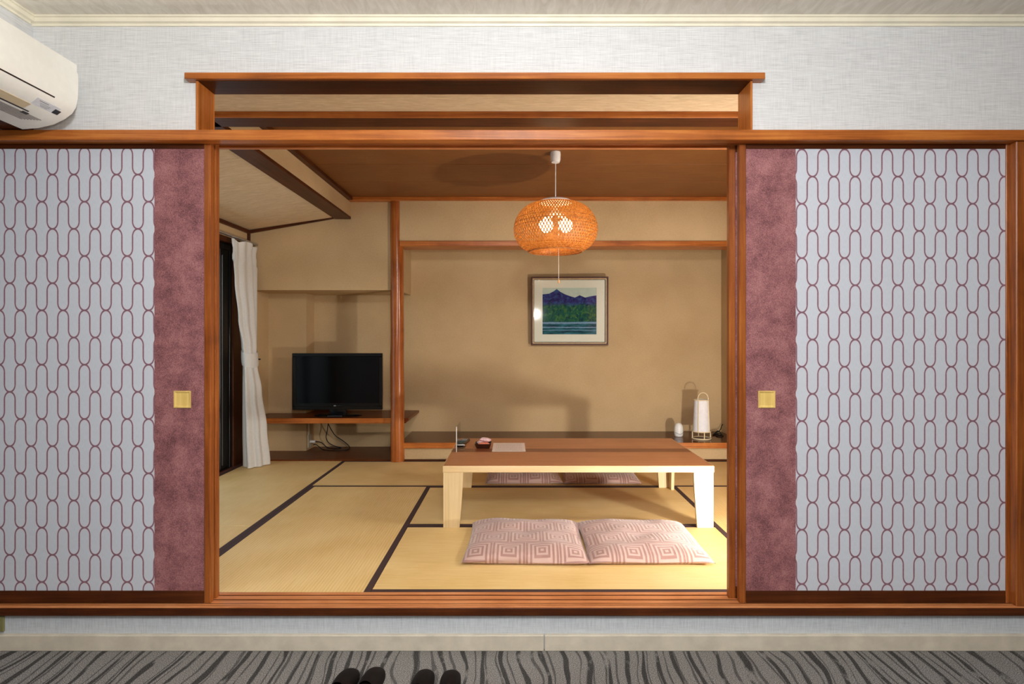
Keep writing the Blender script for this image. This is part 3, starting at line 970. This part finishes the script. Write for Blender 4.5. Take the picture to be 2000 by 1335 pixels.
for sx in (0, 1):
    for sy in (0, 1):
        # each leg is two tapering plates joined in an L at the outer corner
        xo = (tx0 + 0.004) if sx == 0 else (tx1 - 0.004)
        dx = 1 if sx == 0 else -1
        yo = (TF + 0.003) if sy == 0 else (TB - 0.003)
        dy = 1 if sy == 0 else -1
        zt, zb_ = ap, TZ
        taper = [(0.109, zt), (0.107, zt - (zt - zb_) * 0.18), (0.102, zt - (zt - zb_) * 0.45), (0.095, zt - (zt - zb_) * 0.75), (0.089, zb_)]
        bm = extrude([(xo, zb_), (xo, zt)] + [(xo + dx * a, b) for a, b in taper], 'y', yo, yo + dy * 0.02)
        extrude([(yo + dy * 0.02, zb_), (yo + dy * 0.02, zt)] + [(yo + dy * (a - 0.01), b) for a, b in taper], 'x', xo, xo + dx * 0.02, bm)
        obj('leg', bm, 'leg_pale_wood', tb_)

# ----------------------------------------------------------------- things on the table
t_ = thing('sign_holder', 'clear upright acrylic sign holder at the left end of the table', 'sign holder', (PX(891, 3.57), 3.69, tt))
sx = PX(891, 3.57)
obj('acrylic_sheet', BX(sx, sx + 0.004, 3.57, 3.82, tt + 0.002, tt + 0.158, 0.0005), 'acrylic', t_)
obj('foot', BX(sx - 0.012, sx + 0.045, 3.62, 3.78, tt, tt + 0.003, 0.0005), 'acrylic', t_)
obj('bright_edge', BX(sx, sx + 0.004, 3.567, 3.571, tt + 0.002, tt + 0.158, 0.0005), 'white_plastic', t_)
obj('clip', BX(sx + 0.004, sx + 0.046, 3.655, 3.661, tt + 0.028, tt + 0.032), 'white_plastic', t_)

rm = thing('remote_control', 'black television remote beside the acrylic sign holder', 'remote', (PX(905, 3.86), 3.86, tt), math.radians(-8))
obj('body', BX(-0.024, 0.024, -0.10, 0.10, 0, 0.020, 0.005, 2), 'black_plastic', rm, True, True)
for r in range(7):
    for c in range(3):
        obj('button', BX(-0.017 + c * 0.012, -0.008 + c * 0.012, -0.075 + r * 0.022, -0.065 + r * 0.022, 0.0195, 0.0225, 0.001),
            'remote_button' if r > 3 else 'remote_button_blue', rm, False, True)

ty, txc = 3.735, PX(944, 3.735)
tr = thing('sweets_tray', 'small dark lacquer tray holding wrapped sweets', 'tray', (txc, ty, tt))
bm = bmesh.new()
rg = []
for s, z_ in ((0.040, 0.0), (0.052, 0.030), (0.049, 0.030), (0.038, 0.004)):
    rg.append([bm.verts.new((a * s, b * s, z_)) for a, b in ((-1, -1), (1, -1), (1, 1), (-1, 1))])
for a, b in zip(rg, rg[1:]):
    for k in range(4):
        bm.faces.new((a[k], a[(k + 1) % 4], b[(k + 1) % 4], b[k]))
bm.faces.new(list(reversed(rg[0])))
bm.faces.new(rg[-1])
obj('tray_body', bm, 'lacquer_black', tr, False, True)


def sweet(label, mat_, x, y, z, rz, w=0.062, l=0.05, h=0.018, tilt=0.0):
    bm_ = bmesh.new()
    N = 14
    grid_t, grid_b = {}, {}
    for i in range(N + 1):
        for j in range(N + 1):
            u_, v_ = 2 * i / N - 1, 2 * j / N - 1
            # pillow pouch with crimped ends along x
            prof_ = max(0.0, 1 - abs(u_) ** 3) ** 0.6 * max(0.0, 1 - v_ ** 2) ** 0.5
            wv = 0.0022 * math.sin(9 * v_) * (abs(u_) ** 4)
            yy = v_ * l / 2 * (1 - 0.12 * abs(u_) ** 6 + 0.05 * math.sin(5 * u_))
            grid_t[i, j] = bm_.verts.new((u_ * w / 2, yy, h * 0.5 * (1 + prof_) + wv))
            if 0 < i < N and 0 < j < N:
                grid_b[i, j] = bm_.verts.new((u_ * w / 2, yy, h * 0.5 * (1 - prof_) + wv))
            else:
                grid_b[i, j] = grid_t[i, j]
    for i in range(N):
        for j in range(N):
            bm_.faces.new((grid_t[i, j], grid_t[i + 1, j], grid_t[i + 1, j + 1], grid_t[i, j + 1]))
            q_ = [grid_b[i, j], grid_b[i, j + 1], grid_b[i + 1, j + 1], grid_b[i + 1, j]]
            if len(set(q_)) == 4 and q_ != [grid_t[i, j], grid_t[i, j + 1], grid_t[i + 1, j + 1], grid_t[i + 1, j]]:
                try:
                    bm_.faces.new(q_)
                except ValueError:
                    pass
    o = obj('wrapped_sweet', bm_, mat_, None, True)
    o.location = (x, y, z)
    o.rotation_euler = (0, tilt, rz)
    tag(o, label, 'sweet', 'wrapped sweets in the tray')


sweet('orange wrapped sweet at the bottom front of the tray', 'sweet_wrap_orange', txc + 0.004, ty - 0.016, tt + 0.010, 0.1, 0.072, 0.046, 0.026)
sweet('pale pink wrapped sweet leaning at the left of the tray', 'sweet_wrap_pink', txc - 0.010, ty + 0.018, tt + 0.022, 0.5, 0.050, 0.042, 0.024, -0.25)
sweet('pale pink wrapped sweet on top of the pile in the tray', 'sweet_wrap_pink', txc + 0.012, ty + 0.008, tt + 0.034, -0.25, 0.068, 0.050, 0.028, 0.1)

ps = obj('paper_sheet', BX(-0.1045, 0.1045, -0.148, 0.148, 0, 0.0006), 'printed_sheet', None)
ps.location = (PX(994, 3.74), 3.742, tt + 0.0001)
ps.rotation_euler = (0, 0, math.radians(0.5))
tag(ps, 'printed paper sheet lying flat on the table right of the tray', 'paper')

# ----------------------------------------------------------------- floor cushions


def cushion_mesh(w, l, h, seed):
    rnd = random.Random(seed)
    bm_ = bmesh.new()
    N = 30
    ph = [rnd.uniform(0, 6.28) for _ in range(6)]
    T, B = {}, {}
    seam = 0.020
    for i in range(N + 1):
        for j in range(N + 1):
            u_, v_ = 2 * i / N - 1, 2 * j / N - 1
            u_, v_ = math.copysign(abs(u_) ** 0.8, u_), math.copysign(abs(v_) ** 0.8, v_)
            pr = (max(0, 1 - u_ ** 4) * max(0, 1 - v_ ** 4)) ** 0.45
            bow = 1 - 0.035 * (1 - v_ ** 2) * abs(u_) ** 6
            bow2 = 1 - 0.035 * (1 - u_ ** 2) * abs(v_) ** 6
            x_, y_ = u_ * w / 2 * bow, v_ * l / 2 * bow2
            tuft = 0.010 * math.exp(-((u_ / 0.25) ** 2 + (v_ / 0.25) ** 2))
            wr = 0.0030 * math.sin(5 * u_ + 3 * v_ + ph[0]) + 0.0022 * math.sin(9 * v_ - 4 * u_ + ph[1]) + 0.0016 * math.sin(14 * u_ + ph[2]) * (v_ ** 2)
            lift = 0.005 * math.sin(3.2 * u_ + ph[3]) * abs(v_) ** 6 + 0.005 * math.sin(3.0 * v_ + ph[4]) * abs(u_) ** 6
            s_ = seam * (1 - 0.45 * (abs(u_ * v_) ** 3)) + lift
            T[i, j] = bm_.verts.new((x_, y_, s_ + (h - seam) * pr - tuft + wr * pr))
            if 0 < i < N and 0 < j < N:
                B[i, j] = bm_.verts.new((x_, y_, max(0.0, s_ * (1 - pr * 1.6))))
            else:
                B[i, j] = T[i, j]
    for i in range(N):
        for j in range(N):
            bm_.faces.new((T[i, j], T[i + 1, j], T[i + 1, j + 1], T[i, j + 1]))
            q_ = (B[i, j], B[i, j + 1], B[i + 1, j + 1], B[i + 1, j])
            if not (0 < i < N - 1 and 0 < j < N - 1) and all(B[k] is T[k] for k in ((i, j), (i, j + 1), (i + 1, j + 1), (i + 1, j))):
                continue
            bm_.faces.new(q_)
    return bm_


def cushion(label, x, y, rz, w, l, h, seed):
    o = obj('floor_cushion', cushion_mesh(w, l, h, seed), 'nested_square_cloth', None, True, angle=70)
    o.location = (x, y, TZ)
    o.rotation_euler = (0, 0, rz)
    tag(o, label, 'cushion', 'pink zabuton cushions round the low table')


cushion('pink patterned floor cushion, left of the pair in front of table', 0.050, 2.945, math.radians(-1.0), 0.590, 0.580, 0.070, 3)
cushion('pink patterned floor cushion, right of the pair in front of table', 0.627, 2.945, math.radians(0.4), 0.586, 0.575, 0.066, 8)
cushion('pink patterned floor cushion, left of the pair behind the table', 0.060, 4.425, math.radians(0.5), 0.560, 0.58, 0.066, 13)
cushion('pink patterned floor cushion, right of the pair behind the table', 0.626, 4.425, math.radians(-0.6), 0.560, 0.58, 0.060, 21)

# ----------------------------------------------------------------- pendant lamp
PD = 3.70
pcx = PX(1085, PD)
pl = thing('pendant_lamp', 'woven bamboo pendant lamp with two lit bulbs', 'pendant lamp', (pcx, PD, PZ(442, PD)))
cz = PZ(442, PD)
obj('ceiling_cap', lathe([(0, MC + 0.001), (0.031, MC + 0.001), (0.033, MC - 0.012), (0.031, MC - 0.05), (0.026, MC - 0.066), (0, MC - 0.068)], 28, c=(pcx, PD, 0)), 'white_plastic', pl, True)
ztop = PZ(392, PD)
obj('cord', tube([(pcx, PD, MC - 0.06), (pcx, PD, ztop)], 0.0032, 8, smooth=1), 'white_plastic', pl)
obj('top_plate', lathe([(0, ztop + 0.012), (0.03, ztop + 0.012), (0.085, ztop + 0.006), (0.107, ztop - 0.006), (0.109, ztop - 0.014), (0.10, ztop - 0.014), (0, ztop - 0.010)], 40, c=(pcx, PD, 0)), 'white_plastic', pl, True)
sp = [(0.106, 0.148), (0.150, 0.141), (0.195, 0.120), (0.232, 0.083), (0.256, 0.038), (0.2655, -0.004), (0.2645, -0.048), (0.250, -0.090), (0.222, -0.127), (0.190, -0.150), (0.168, -0.160), (0.150, -0.152), (0.141, -0.128), (0.139, -0.105)]
spc = [p for p in catmull([(a, 0, b) for a, b in sp], 3)]
sl = [0.0]
for a, b in zip(spc, spc[1:]):
    sl.append(sl[-1] + (b - a).length)
bm = bmesh.new()
NS, TW = 84, 2.1
for fam in (1, -1):
    for k in range(NS):
        prev = None
        for p, s in zip(spc, sl):
            # bamboo strip winding down the bowl; strips narrow where they crowd together
            ph = 2 * math.pi * k / NS + fam * TW * s
            hw = min(0.0042, p.x * 2 * math.pi / NS * 0.27) / p.x
            r = p.x + fam * 0.0009
            a = bm.verts.new((pcx + r * math.cos(ph - hw), PD + r * math.sin(ph - hw), cz + p.z))
            b = bm.verts.new((pcx + r * math.cos(ph + hw), PD + r * math.sin(ph + hw), cz + p.z))
            if prev:
                bm.faces.new((prev[0], prev[1], b, a))
            prev = (a, b)
shd = obj('shade', bm, 'woven_bamboo', pl)
bm = bmesh.new()
for r, z_, rad in ((0.107, 0.148, 0.0035), (0.255, 0.040, 0.0018), (0.262, 0.014, 0.0018), (0.2665, -0.012, 0.0018), (0.169, -0.161, 0.004), (0.139, -0.105, 0.003)):
    ring((pcx, PD, cz + z_), r, rad, 56, 6, bm)
obj('hoop', bm, 'woven_bamboo', shd)
for s in (-1, 1):
    bxp = pcx + s * 0.062
    so = obj('lamp_socket', tube([(pcx + s * 0.018, PD - 0.015, cz + 0.085), (bxp - s * 0.004, PD - 0.02, cz + 0.044)], 0.017, 14, smooth=1), 'white_plastic', pl, True)
    bl = obj('bulb', lathe([(0, 0.045), (0.013, 0.047), (0.015, 0.040), (0.028, 0.032), (0.040, 0.018), (0.0455, -0.001), (0.041, -0.021), (0.028, -0.037), (0.013, -0.0445), (0, -0.046)], 24, c=(bxp, PD - 0.02, cz + 0.004)), 'glowing_bulb', pl, True, angle=80)
obj('socket_bar', tube([(pcx, PD, ztop - 0.01), (pcx, PD - 0.012, cz + 0.088)], 0.013, 12, smooth=1), 'white_plastic', pl, True)
obj('socket_bar', tube([(pcx - 0.03, PD - 0.015, cz + 0.088), (pcx + 0.03, PD - 0.015, cz + 0.088)], 0.010, 12, smooth=1), 'white_plastic', pl, True)
kx, ky = PX(1091, PD - 0.02), PD - 0.03
obj('pull_cord', tube([(kx, ky, cz + 0.06), (kx, ky, PZ(545, PD))], 0.0011, 6, smooth=1), 'white_plastic', pl)
obj('pull_knob', lathe([(0, 0.012), (0.004, 0.011), (0.0065, 0.002), (0.0065, -0.010), (0, -0.013)], 14, c=(kx, ky, PZ(550, PD))), 'knob_tan', pl, True)

# ----------------------------------------------------------------- framed picture
fx0, fx1 = PX(1037, 5.47), PX(1188, 5.47)
fz0, fz1 = PZ(674, 5.47), PZ(540, 5.47)
pf = thing('framed_picture', 'framed painting of violet mountains and a lake in the alcove', 'picture', ((fx0 + fx1) / 2, 5.485, (fz0 + fz1) / 2))
pf.rotation_euler = (math.radians(1.04), 0, math.radians(-1.82))
hw, hh = (fx1 - fx0) / 2, (fz1 - fz0) / 2


def rect_frame(hw_, hh_, w_, y0, y1, bev=0.001):
    bm_ = BX(-hw_, hw_, y0, y1, hh_ - w_, hh_, bev)
    box(bm_, -hw_, hw_, y0, y1, -hh_, -hh_ + w_, bev)
    box(bm_, -hw_, -hw_ + w_, y0, y1, -hh_ + w_, hh_ - w_, bev)
    box(bm_, hw_ - w_, hw_, y0, y1, -hh_ + w_, hh_ - w_, bev)
    return bm_


obj('frame', rect_frame(hw, hh, 0.016, -0.020, 0.018, 0.003), 'frame_brown', pf, False, True)
obj('gilt_slip', rect_frame(hw - 0.016, hh - 0.016, 0.010, -0.014, 0.014), 'frame_gold', pf, False, True)
obj('inner_bead', rect_frame(hw - 0.026, hh - 0.026, 0.0045, -0.012, 0.012), 'frame_bead', pf, False, True)
mw, mh = hw - 0.0305, hh - 0.0305
pw, phh = PWD / 2, PHT / 2
bm = BX(-mw, mw, 0.000, 0.004, phh, mh)
box(bm, -mw, mw, 0.000, 0.004, -mh, -phh)
box(bm, -mw, -pw, 0.000, 0.004, -phh, phh)
box(bm, pw, mw, 0.000, 0.004, -phh, phh)
obj('mat_board', bm, 'mat_board', pf, False, True)
pn = obj('painting', BX(0, PWD, 0, 0.002, 0, PHT), 'lake_painting', pf, False, True)
pn.location = (-pw, 0.0045, -phh)
obj('backing_board', BX(-mw - 0.01, mw + 0.01, 0.0075, 0.012, -mh - 0.01, mh + 0.01), 'frame_bead', pf, False, True)
obj('glass', BX(-mw, mw, -0.008, -0.006, -mh, mh), 'picture_glass', pf, False, True)

# ----------------------------------------------------------------- television and its cords
tvx, tvy = PX(660, 5.16), 5.16
tv = thing('television', 'black flat television on the wooden wall shelf', 'television', (tvx, tvy, 0.531), math.radians(1.5))
w2, z0, z1 = 0.397, 0.055, 0.556
bm = rect_frame(w2, (z1 - z0) / 2, 0.030, -0.022, 0.010, 0.003)
bmesh.ops.translate(bm, verts=bm.verts[:], vec=(0, 0, (z0 + z1) / 2))
box(bm, -w2 + 0.03, w2 - 0.03, -0.018, 0.010, z0 + 0.03, z0 + 0.058, 0.001)
obj('bezel', bm, 'black_plastic', tv, False, True)
obj('screen', BX(-w2 + 0.029, w2 - 0.029, -0.012, 0.0, z0 + 0.05, z1 - 0.029), 'tv_screen', tv, False, True)
obj('back_cover', BX(-w2 + 0.04, w2 - 0.04, 0.0, 0.055, z0 + 0.03, z1 - 0.03, 0.02, 3), 'black_rubber', tv, True, True)
obj('neck', BX(-0.07, 0.07, -0.004, 0.04, 0.008, z0 + 0.05, 0.006, 2), 'black_plastic', tv, True, True)
st_ = obj('stand_base', lathe([(0, 0.016), (0.16, 0.016), (0.205, 0.010), (0.215, 0.003), (0.21, 0.0), (0, 0.0)], 48), 'black_plastic', tv, True, True)
for v_ in st_.data.vertices:
    v_.co.y *= 0.52
obj('stand_plate', BX(-0.062, 0.062, -0.1125, -0.092, 0.004, 0.0145, 0.002), 'tv_stand_grey', tv, False, True)
bm = bmesh.new()
zl = z0 + 0.036
box(bm, -0.030, -0.010, -0.0232, -0.0222, zl - 0.004, zl + 0.004)
obj('maker_badge', bm, 'silver', tv, False, True)
bm = bmesh.new()
for k in range(5):
    box(bm, 0.000 + k * 0.007, 0.0042 + k * 0.007, -0.0230, -0.0222, zl - 0.0025, zl + 0.0025)
obj('badge_lettering', bm, 'tv_stand_grey', tv, False, True)

NB = 5.46
zf = TZ + 0.010


def cord(name, label, pxs, r=0.0042, cat='cord', d=NB, mat_='black_rubber'):
    o = obj(name, tube([(PX(a, dd if dd else d), dd if dd else d, max(zf + r, PZ(b, dd if dd else d))) for a, b, dd in pxs], r, 8), mat_, None, True)
    tag(o, label, cat, 'black cords under the television shelf')


cord('power_cord', 'black cord curving wide to the right under the television shelf',
     [(641, 826, 5.44), (645, 835, 5.44), (655, 850, 5.44), (672, 862, 5.44), (683, 873, 5.44), (676, 882, 5.35), (655, 884, 5.32), (632, 880, 5.36), (618, 868, 5.44), (612, 868, 5.47)])
cord('antenna_cord', 'black cord hanging in a tight bend under the television shelf',
     [(641, 826, 5.46), (639, 842, 5.46), (637, 853, 5.46), (642, 864, 5.46), (655, 871, 5.47), (666, 876, 5.45), (655, 880, 5.42), (640, 874, 5.45), (628, 864, 5.47), (614, 861, 5.49)])
wo = thing('wall_outlet', 'pale wall outlet under the television shelf', 'outlet', (-1.918, 5.43, TZ + 0.12))
obj('plate', BX(-1.925, -1.915, 5.36, 5.44, TZ + 0.03, TZ + 0.15, 0.002), 'pale_outlet', wo)
obj('conduit', BX(-1.925, -1.913, 5.372, 5.388, TZ + 0.15, 0.486, 0.002), 'pale_outlet', wo)
obj('plug', BX(-1.915, -1.868, 5.39, 5.415, TZ + 0.072, TZ + 0.094, 0.003), 'white_plastic', wo)

# ----------------------------------------------------------------- curtain
ct = thing('curtain', 'white curtain tied back beside the dark window', 'curtain', (-2.18, 4.74, TZ + 0.005))
bm = bmesh.new()
keys = [  # height above mats, centre x, centre y, half depth x, half length y, ripple
    (0.004, -2.140, 4.780, 0.085, 0.115, 0.020), (0.30, -2.150, 4.770, 0.076, 0.105, 0.018), (0.62, -2.160, 4.750, 0.060, 0.090, 0.013),
    (0.83, -2.168, 4.735, 0.046, 0.080, 0.007), (0.90, -2.170, 4.730, 0.043, 0.078, 0.006), (0.98, -2.172, 4.725, 0.046, 0.086, 0.009),
    (1.20, -2.182, 4.715, 0.042, 0.125, 0.014), (1.50, -2.194, 4.715, 0.034, 0.165, 0.014), (1.70, -2.200, 4.718, 0.030, 0.185, 0.013), (1.735, -2.200, 4.718, 0.026, 0.182, 0.009), (1.815, -2.200, 4.718, 0.032, 0.195, 0.013)]


def key_at(z_):
    for a, b in zip(keys, keys[1:]):
        if a[0] <= z_ <= b[0]:
            t2 = (z_ - a[0]) / (b[0] - a[0])
            t2 = t2 * t2 * (3 - 2 * t2)
            return [a[i] + (b[i] - a[i]) * t2 for i in range(6)]
    return list(keys[-1])


NU, NV = 150, 60
rings = []
for k in range(NV + 1):
    z_ = keys[0][0] + (keys[-1][0] - keys[0][0]) * k / NV
    _, cx_, cy_, hx_, hy_, rp = key_at(z_)
    rr_ = []
    for i in range(NU):
        a_ = 2 * math.pi * i / NU
        fold = rp * (0.75 * math.sin((9 if z_ > 1.66 else 7) * a_ + 0.5 * math.sin(z_ * 2.2)) + 0.5 * math.sin(4 * a_ + 1.3 + 0.6 * z_))
        rr_.append(bm.verts.new((cx_ + (hx_ + fold) * math.cos(a_), cy_ + (hy_ + fold) * math.sin(a_), TZ + z_ + (0.010 * math.sin(4 * a_ + 2) if k == NV else 0))))
    rings.append(rr_)
for a, b in zip(rings, rings[1:]):
    for i in range(NU):
        bm.faces.new((a[i], a[(i + 1) % NU], b[(i + 1) % NU], b[i]))
obj('cloth', bm, 'curtain_cloth', ct, True, angle=60)
bm = bmesh.new()
tie = []
for zi, zt_ in enumerate((0.826, 0.850, 0.885, 0.918, 0.940)):
    _, cx_, cy_, hx_, hy_, rp = key_at(zt_)
    bulge = (0.008, 0.012, 0.013, 0.012, 0.008)[zi]
    tie.append([bm.verts.new((cx_ + (hx_ + bulge) * math.cos(2 * math.pi * i / 48), cy_ + (hy_ + bulge) * math.sin(2 * math.pi * i / 48), TZ + zt_ - 0.02 * math.cos(2 * math.pi * i / 48 + 0.6))) for i in range(48)])
for a, b in zip(tie, tie[1:]):
    for i in range(48):
        bm.faces.new((a[i], a[(i + 1) % 48], b[(i + 1) % 48], b[i]))
obj('tieback', bm, 'curtain_cloth', ct, True)
obj('hook', tube([(-2.268, 4.86, TZ + 0.86), (-2.20, 4.86, TZ + 0.865), (-2.13, 4.835, TZ + 0.87)], 0.006, 8), 'frame_bead', ct, True)
obj('curtain_rail', BX(-2.215, -2.185, 2.6, 4.92, TZ + 1.83, TZ + 1.846, 0.003), 'silver', ct)

# ----------------------------------------------------------------- lantern, diffuser, cords in the alcove
LY, AZ = 5.14, 0.330
lxp = PX(1370, LY)
ln = thing('andon_lantern', 'white paper lantern in a pale wooden frame on the alcove board', 'lantern', (lxp, LY, AZ))
zb0, zs, ze = AZ, AZ + 0.066, AZ + 0.345
obj('base_ring', ring((lxp, LY, AZ + 0.0055), 0.080, 0.0055, 40, 8), 'lantern_wood', ln, True)
obj('lower_ring', ring((lxp, LY, zs), 0.079, 0.004, 40, 8), 'lantern_wood', ln, True)
obj('top_ring', ring((lxp, LY, ze), 0.0665, 0.005, 40, 8), 'lantern_wood', ln, True)
for a_ in (-90, 0, 90, 180):
    c_, s_ = math.cos(math.radians(a_)), math.sin(math.radians(a_))
    obj('upright', tube([(lxp + 0.080 * c_, LY + 0.080 * s_, AZ + 0.006), (lxp + 0.0795 * c_, LY + 0.0795 * s_, zs)], 0.0045, 8, smooth=1), 'lantern_wood', ln, True)
for a_ in (-128, -52, 52, 128):
    c_, s_ = math.cos(math.radians(a_)), math.sin(math.radians(a_))
    obj('rib', tube([(lxp + 0.079 * c_, LY + 0.079 * s_, zs), (lxp + 0.0675 * c_, LY + 0.0675 * s_, ze)], 0.004, 8, smooth=1), 'lantern_wood', ln, True)
obj('paper_shade', lathe([(0.074, zs - AZ - 0.004), (0.0625, ze - AZ + 0.002)], 48, c=(lxp, LY, AZ)), 'lantern_paper', ln, True)
obj('cross_plate', lathe([(0, zs - AZ), (0.074, zs - AZ), (0.074, zs - AZ + 0.004), (0, zs - AZ + 0.004)], 40, c=(lxp, LY, AZ)), 'lantern_wood', ln)
obj('carry_handle', tube([(lxp - 0.046, LY - 0.045, ze)] + [(lxp - 0.046 * math.cos(math.pi * k / 10), LY - 0.045, ze + 0.066 * math.sin(math.pi * k / 10) ** 0.8) for k in range(1, 10)] + [(lxp + 0.046, LY - 0.045, ze)], 0.0038, 8, smooth=3), 'lantern_wood', ln, True)

dy_ = 5.26
dxp = PX(1325.5, dy_)
df = thing('aroma_diffuser', 'small white egg-shaped diffuser left of the paper lantern', 'diffuser', (dxp, dy_, AZ))
bm = lathe([(0, 0.0), (0.031, 0.0), (0.037, 0.006), (0.040, 0.03), (0.0405, 0.06), (0.038, 0.085), (0.031, 0.107), (0.019, 0.119), (0.008, 0.1225), (0, 0.123)], 36, c=(dxp, dy_, AZ))
obj('body', bm, 'white_plastic', df, True, angle=60)
arc = []
for k in range(9):
    a_ = math.radians(-150 + 120 * k / 8)
    arc.append((dxp + 0.0405 * math.cos(a_), dy_ + 0.0405 * math.sin(a_), AZ + 0.040 - 0.014 * math.sin(math.pi * k / 8)))
obj('seam', tube(arc, 0.0018, 6, smooth=2), 'grey_seam', df, True)

wiry = [(1391, 857, 5.30), (1398, 846, 5.34), (1404, 852, 5.30), (1396, 856, 5.36), (1402, 841, 5.40), (1409, 850, 5.32), (1399, 853, 5.26), (1408, 858, 5.22), (1412, 849, 5.30), (1401, 846, 5.38), (1393, 851, 5.34), (1406, 840, 5.44), (1410, 830, 5.48), (1416, 827, 5.52)]
o = obj('lantern_cord', tube([(PX(a, d_), d_, max(AZ + 0.005, PZ(b, d_))) for a, b, d_ in wiry], 0.0042, 8), 'black_rubber', None, True)
tag(o, 'tangled black cord right of the paper lantern', 'cord')

# ----------------------------------------------------------------- slippers on the carpet


def make_slipper():
    root = thing('slipper', '', 'slipper', (0, 0, 0), 0, 'dark slippers on the carpet')
    L, Wd = 0.26, 0.072

    def outline(t2):
        # half width along the length, 0 heel .. 1 toe
        base = 0.80 + 0.20 * math.sin(math.pi * (t2 - 0.15)) ** 2 if t2 > 0.15 else 0.80
        end = 1.0
        if t2 < 0.12:
            end = math.sqrt(max(0, 1 - ((0.12 - t2) / 0.12) ** 2))
        if t2 > 0.84:
            end = math.sqrt(max(0, 1 - ((t2 - 0.84) / 0.16) ** 2))
        return Wd / 2 * base * end
    N = 40
    ts = [0.5 - 0.5 * math.cos(math.pi * k / N) for k in range(N + 1)]
    right = [(outline(t2), -L + L * t2) for t2 in ts]
    left = [(-a, b) for a, b in reversed(right[1:-1])]
    poly_ = right + left
    obj('sole', extrude(poly_, 'z', 0.0, 0.012), 'slipper_vinyl', root, False, True)
    obj('insole', extrude([(a * 0.93, (b + L / 2) * 0.97 - L / 2) for a, b in poly_], 'z', 0.012, 0.016), 'slipper_lining', root, False, True)
    bm_ = bmesh.new()
    rows = []
    K = 22
    for k in range(K + 1):
        t2 = 0.36 + 0.64 * math.sin(math.pi / 2 * k / K)
        hwid = max(outline(t2), 0.0005)
        hgt = 0.012 + 0.047 * (1 - ((t2 - 0.36) / 0.64) ** 2.6) ** 0.75
        rows.append([bm_.verts.new((hwid * math.cos(math.pi * i / 18) * 1.02, -L + L * t2 + (0.012 * math.sin(math.pi * i / 18) if k == 0 else 0), 0.008 + (hgt - 0.008) * math.sin(math.pi * i / 18) ** 0.75)) for i in range(19)])
    for a, b in zip(rows, rows[1:]):
        for i in range(18):
            bm_.faces.new((a[i], a[i + 1], b[i + 1], b[i]))
    bmesh.ops.recalc_face_normals(bm_, faces=bm_.faces[:])
    obj('upper', bm_, 'slipper_vinyl', root, True, True, angle=60)
    return root


def copy_tree(o, parent=None):
    c = o.copy()
    COL.objects.link(c)
    c.parent = parent
    for ch in list(o.children):
        copy_tree(ch, c)
    return c


sl0 = make_slipper()
spots = [(692, 2.118, -5, 'dark brown slipper, leftmost of the four on the carpet'), (741, 2.126, -4, 'dark brown slipper, second from the left on the carpet'),
         (835, 2.112, -3, 'dark brown slipper, third from the left on the carpet'), (884, 2.108, 0, 'dark brown slipper, rightmost of the four on the carpet')]
for i, (px_, d_, a_, lb) in enumerate(spots):
    o = sl0 if i == 0 else copy_tree(sl0)
    o.location = (PX(px_, d_), d_, 0.0)
    o.rotation_euler = (0, 0, math.radians(a_))
    o['label'] = lb

# ----------------------------------------------------------------- outlet plate at the lower left
pz0, pz1 = PZ(1231.5, WP), PZ(1201.5, WP)
pt = thing('outlet_plate', 'olive outlet plate low on the wall at the far left', 'outlet', (PX(10.5, WP) - 0.06, WP - 0.005, (pz0 + pz1) / 2))
xr_ = PX(10.5, WP)
obj('plate', BX(xr_ - 0.12, xr_, WP - 0.009, WP, pz0, pz1, 0.003, 2), 'olive_plastic', pt)
for k in (0, 1):
    obj('socket', BX(xr_ - 0.085 + 0.032 * k, xr_ - 0.065 + 0.032 * k, WP - 0.0105, WP - 0.008, pz0 + 0.016, pz1 - 0.016, 0.001), 'black_plastic', pt)
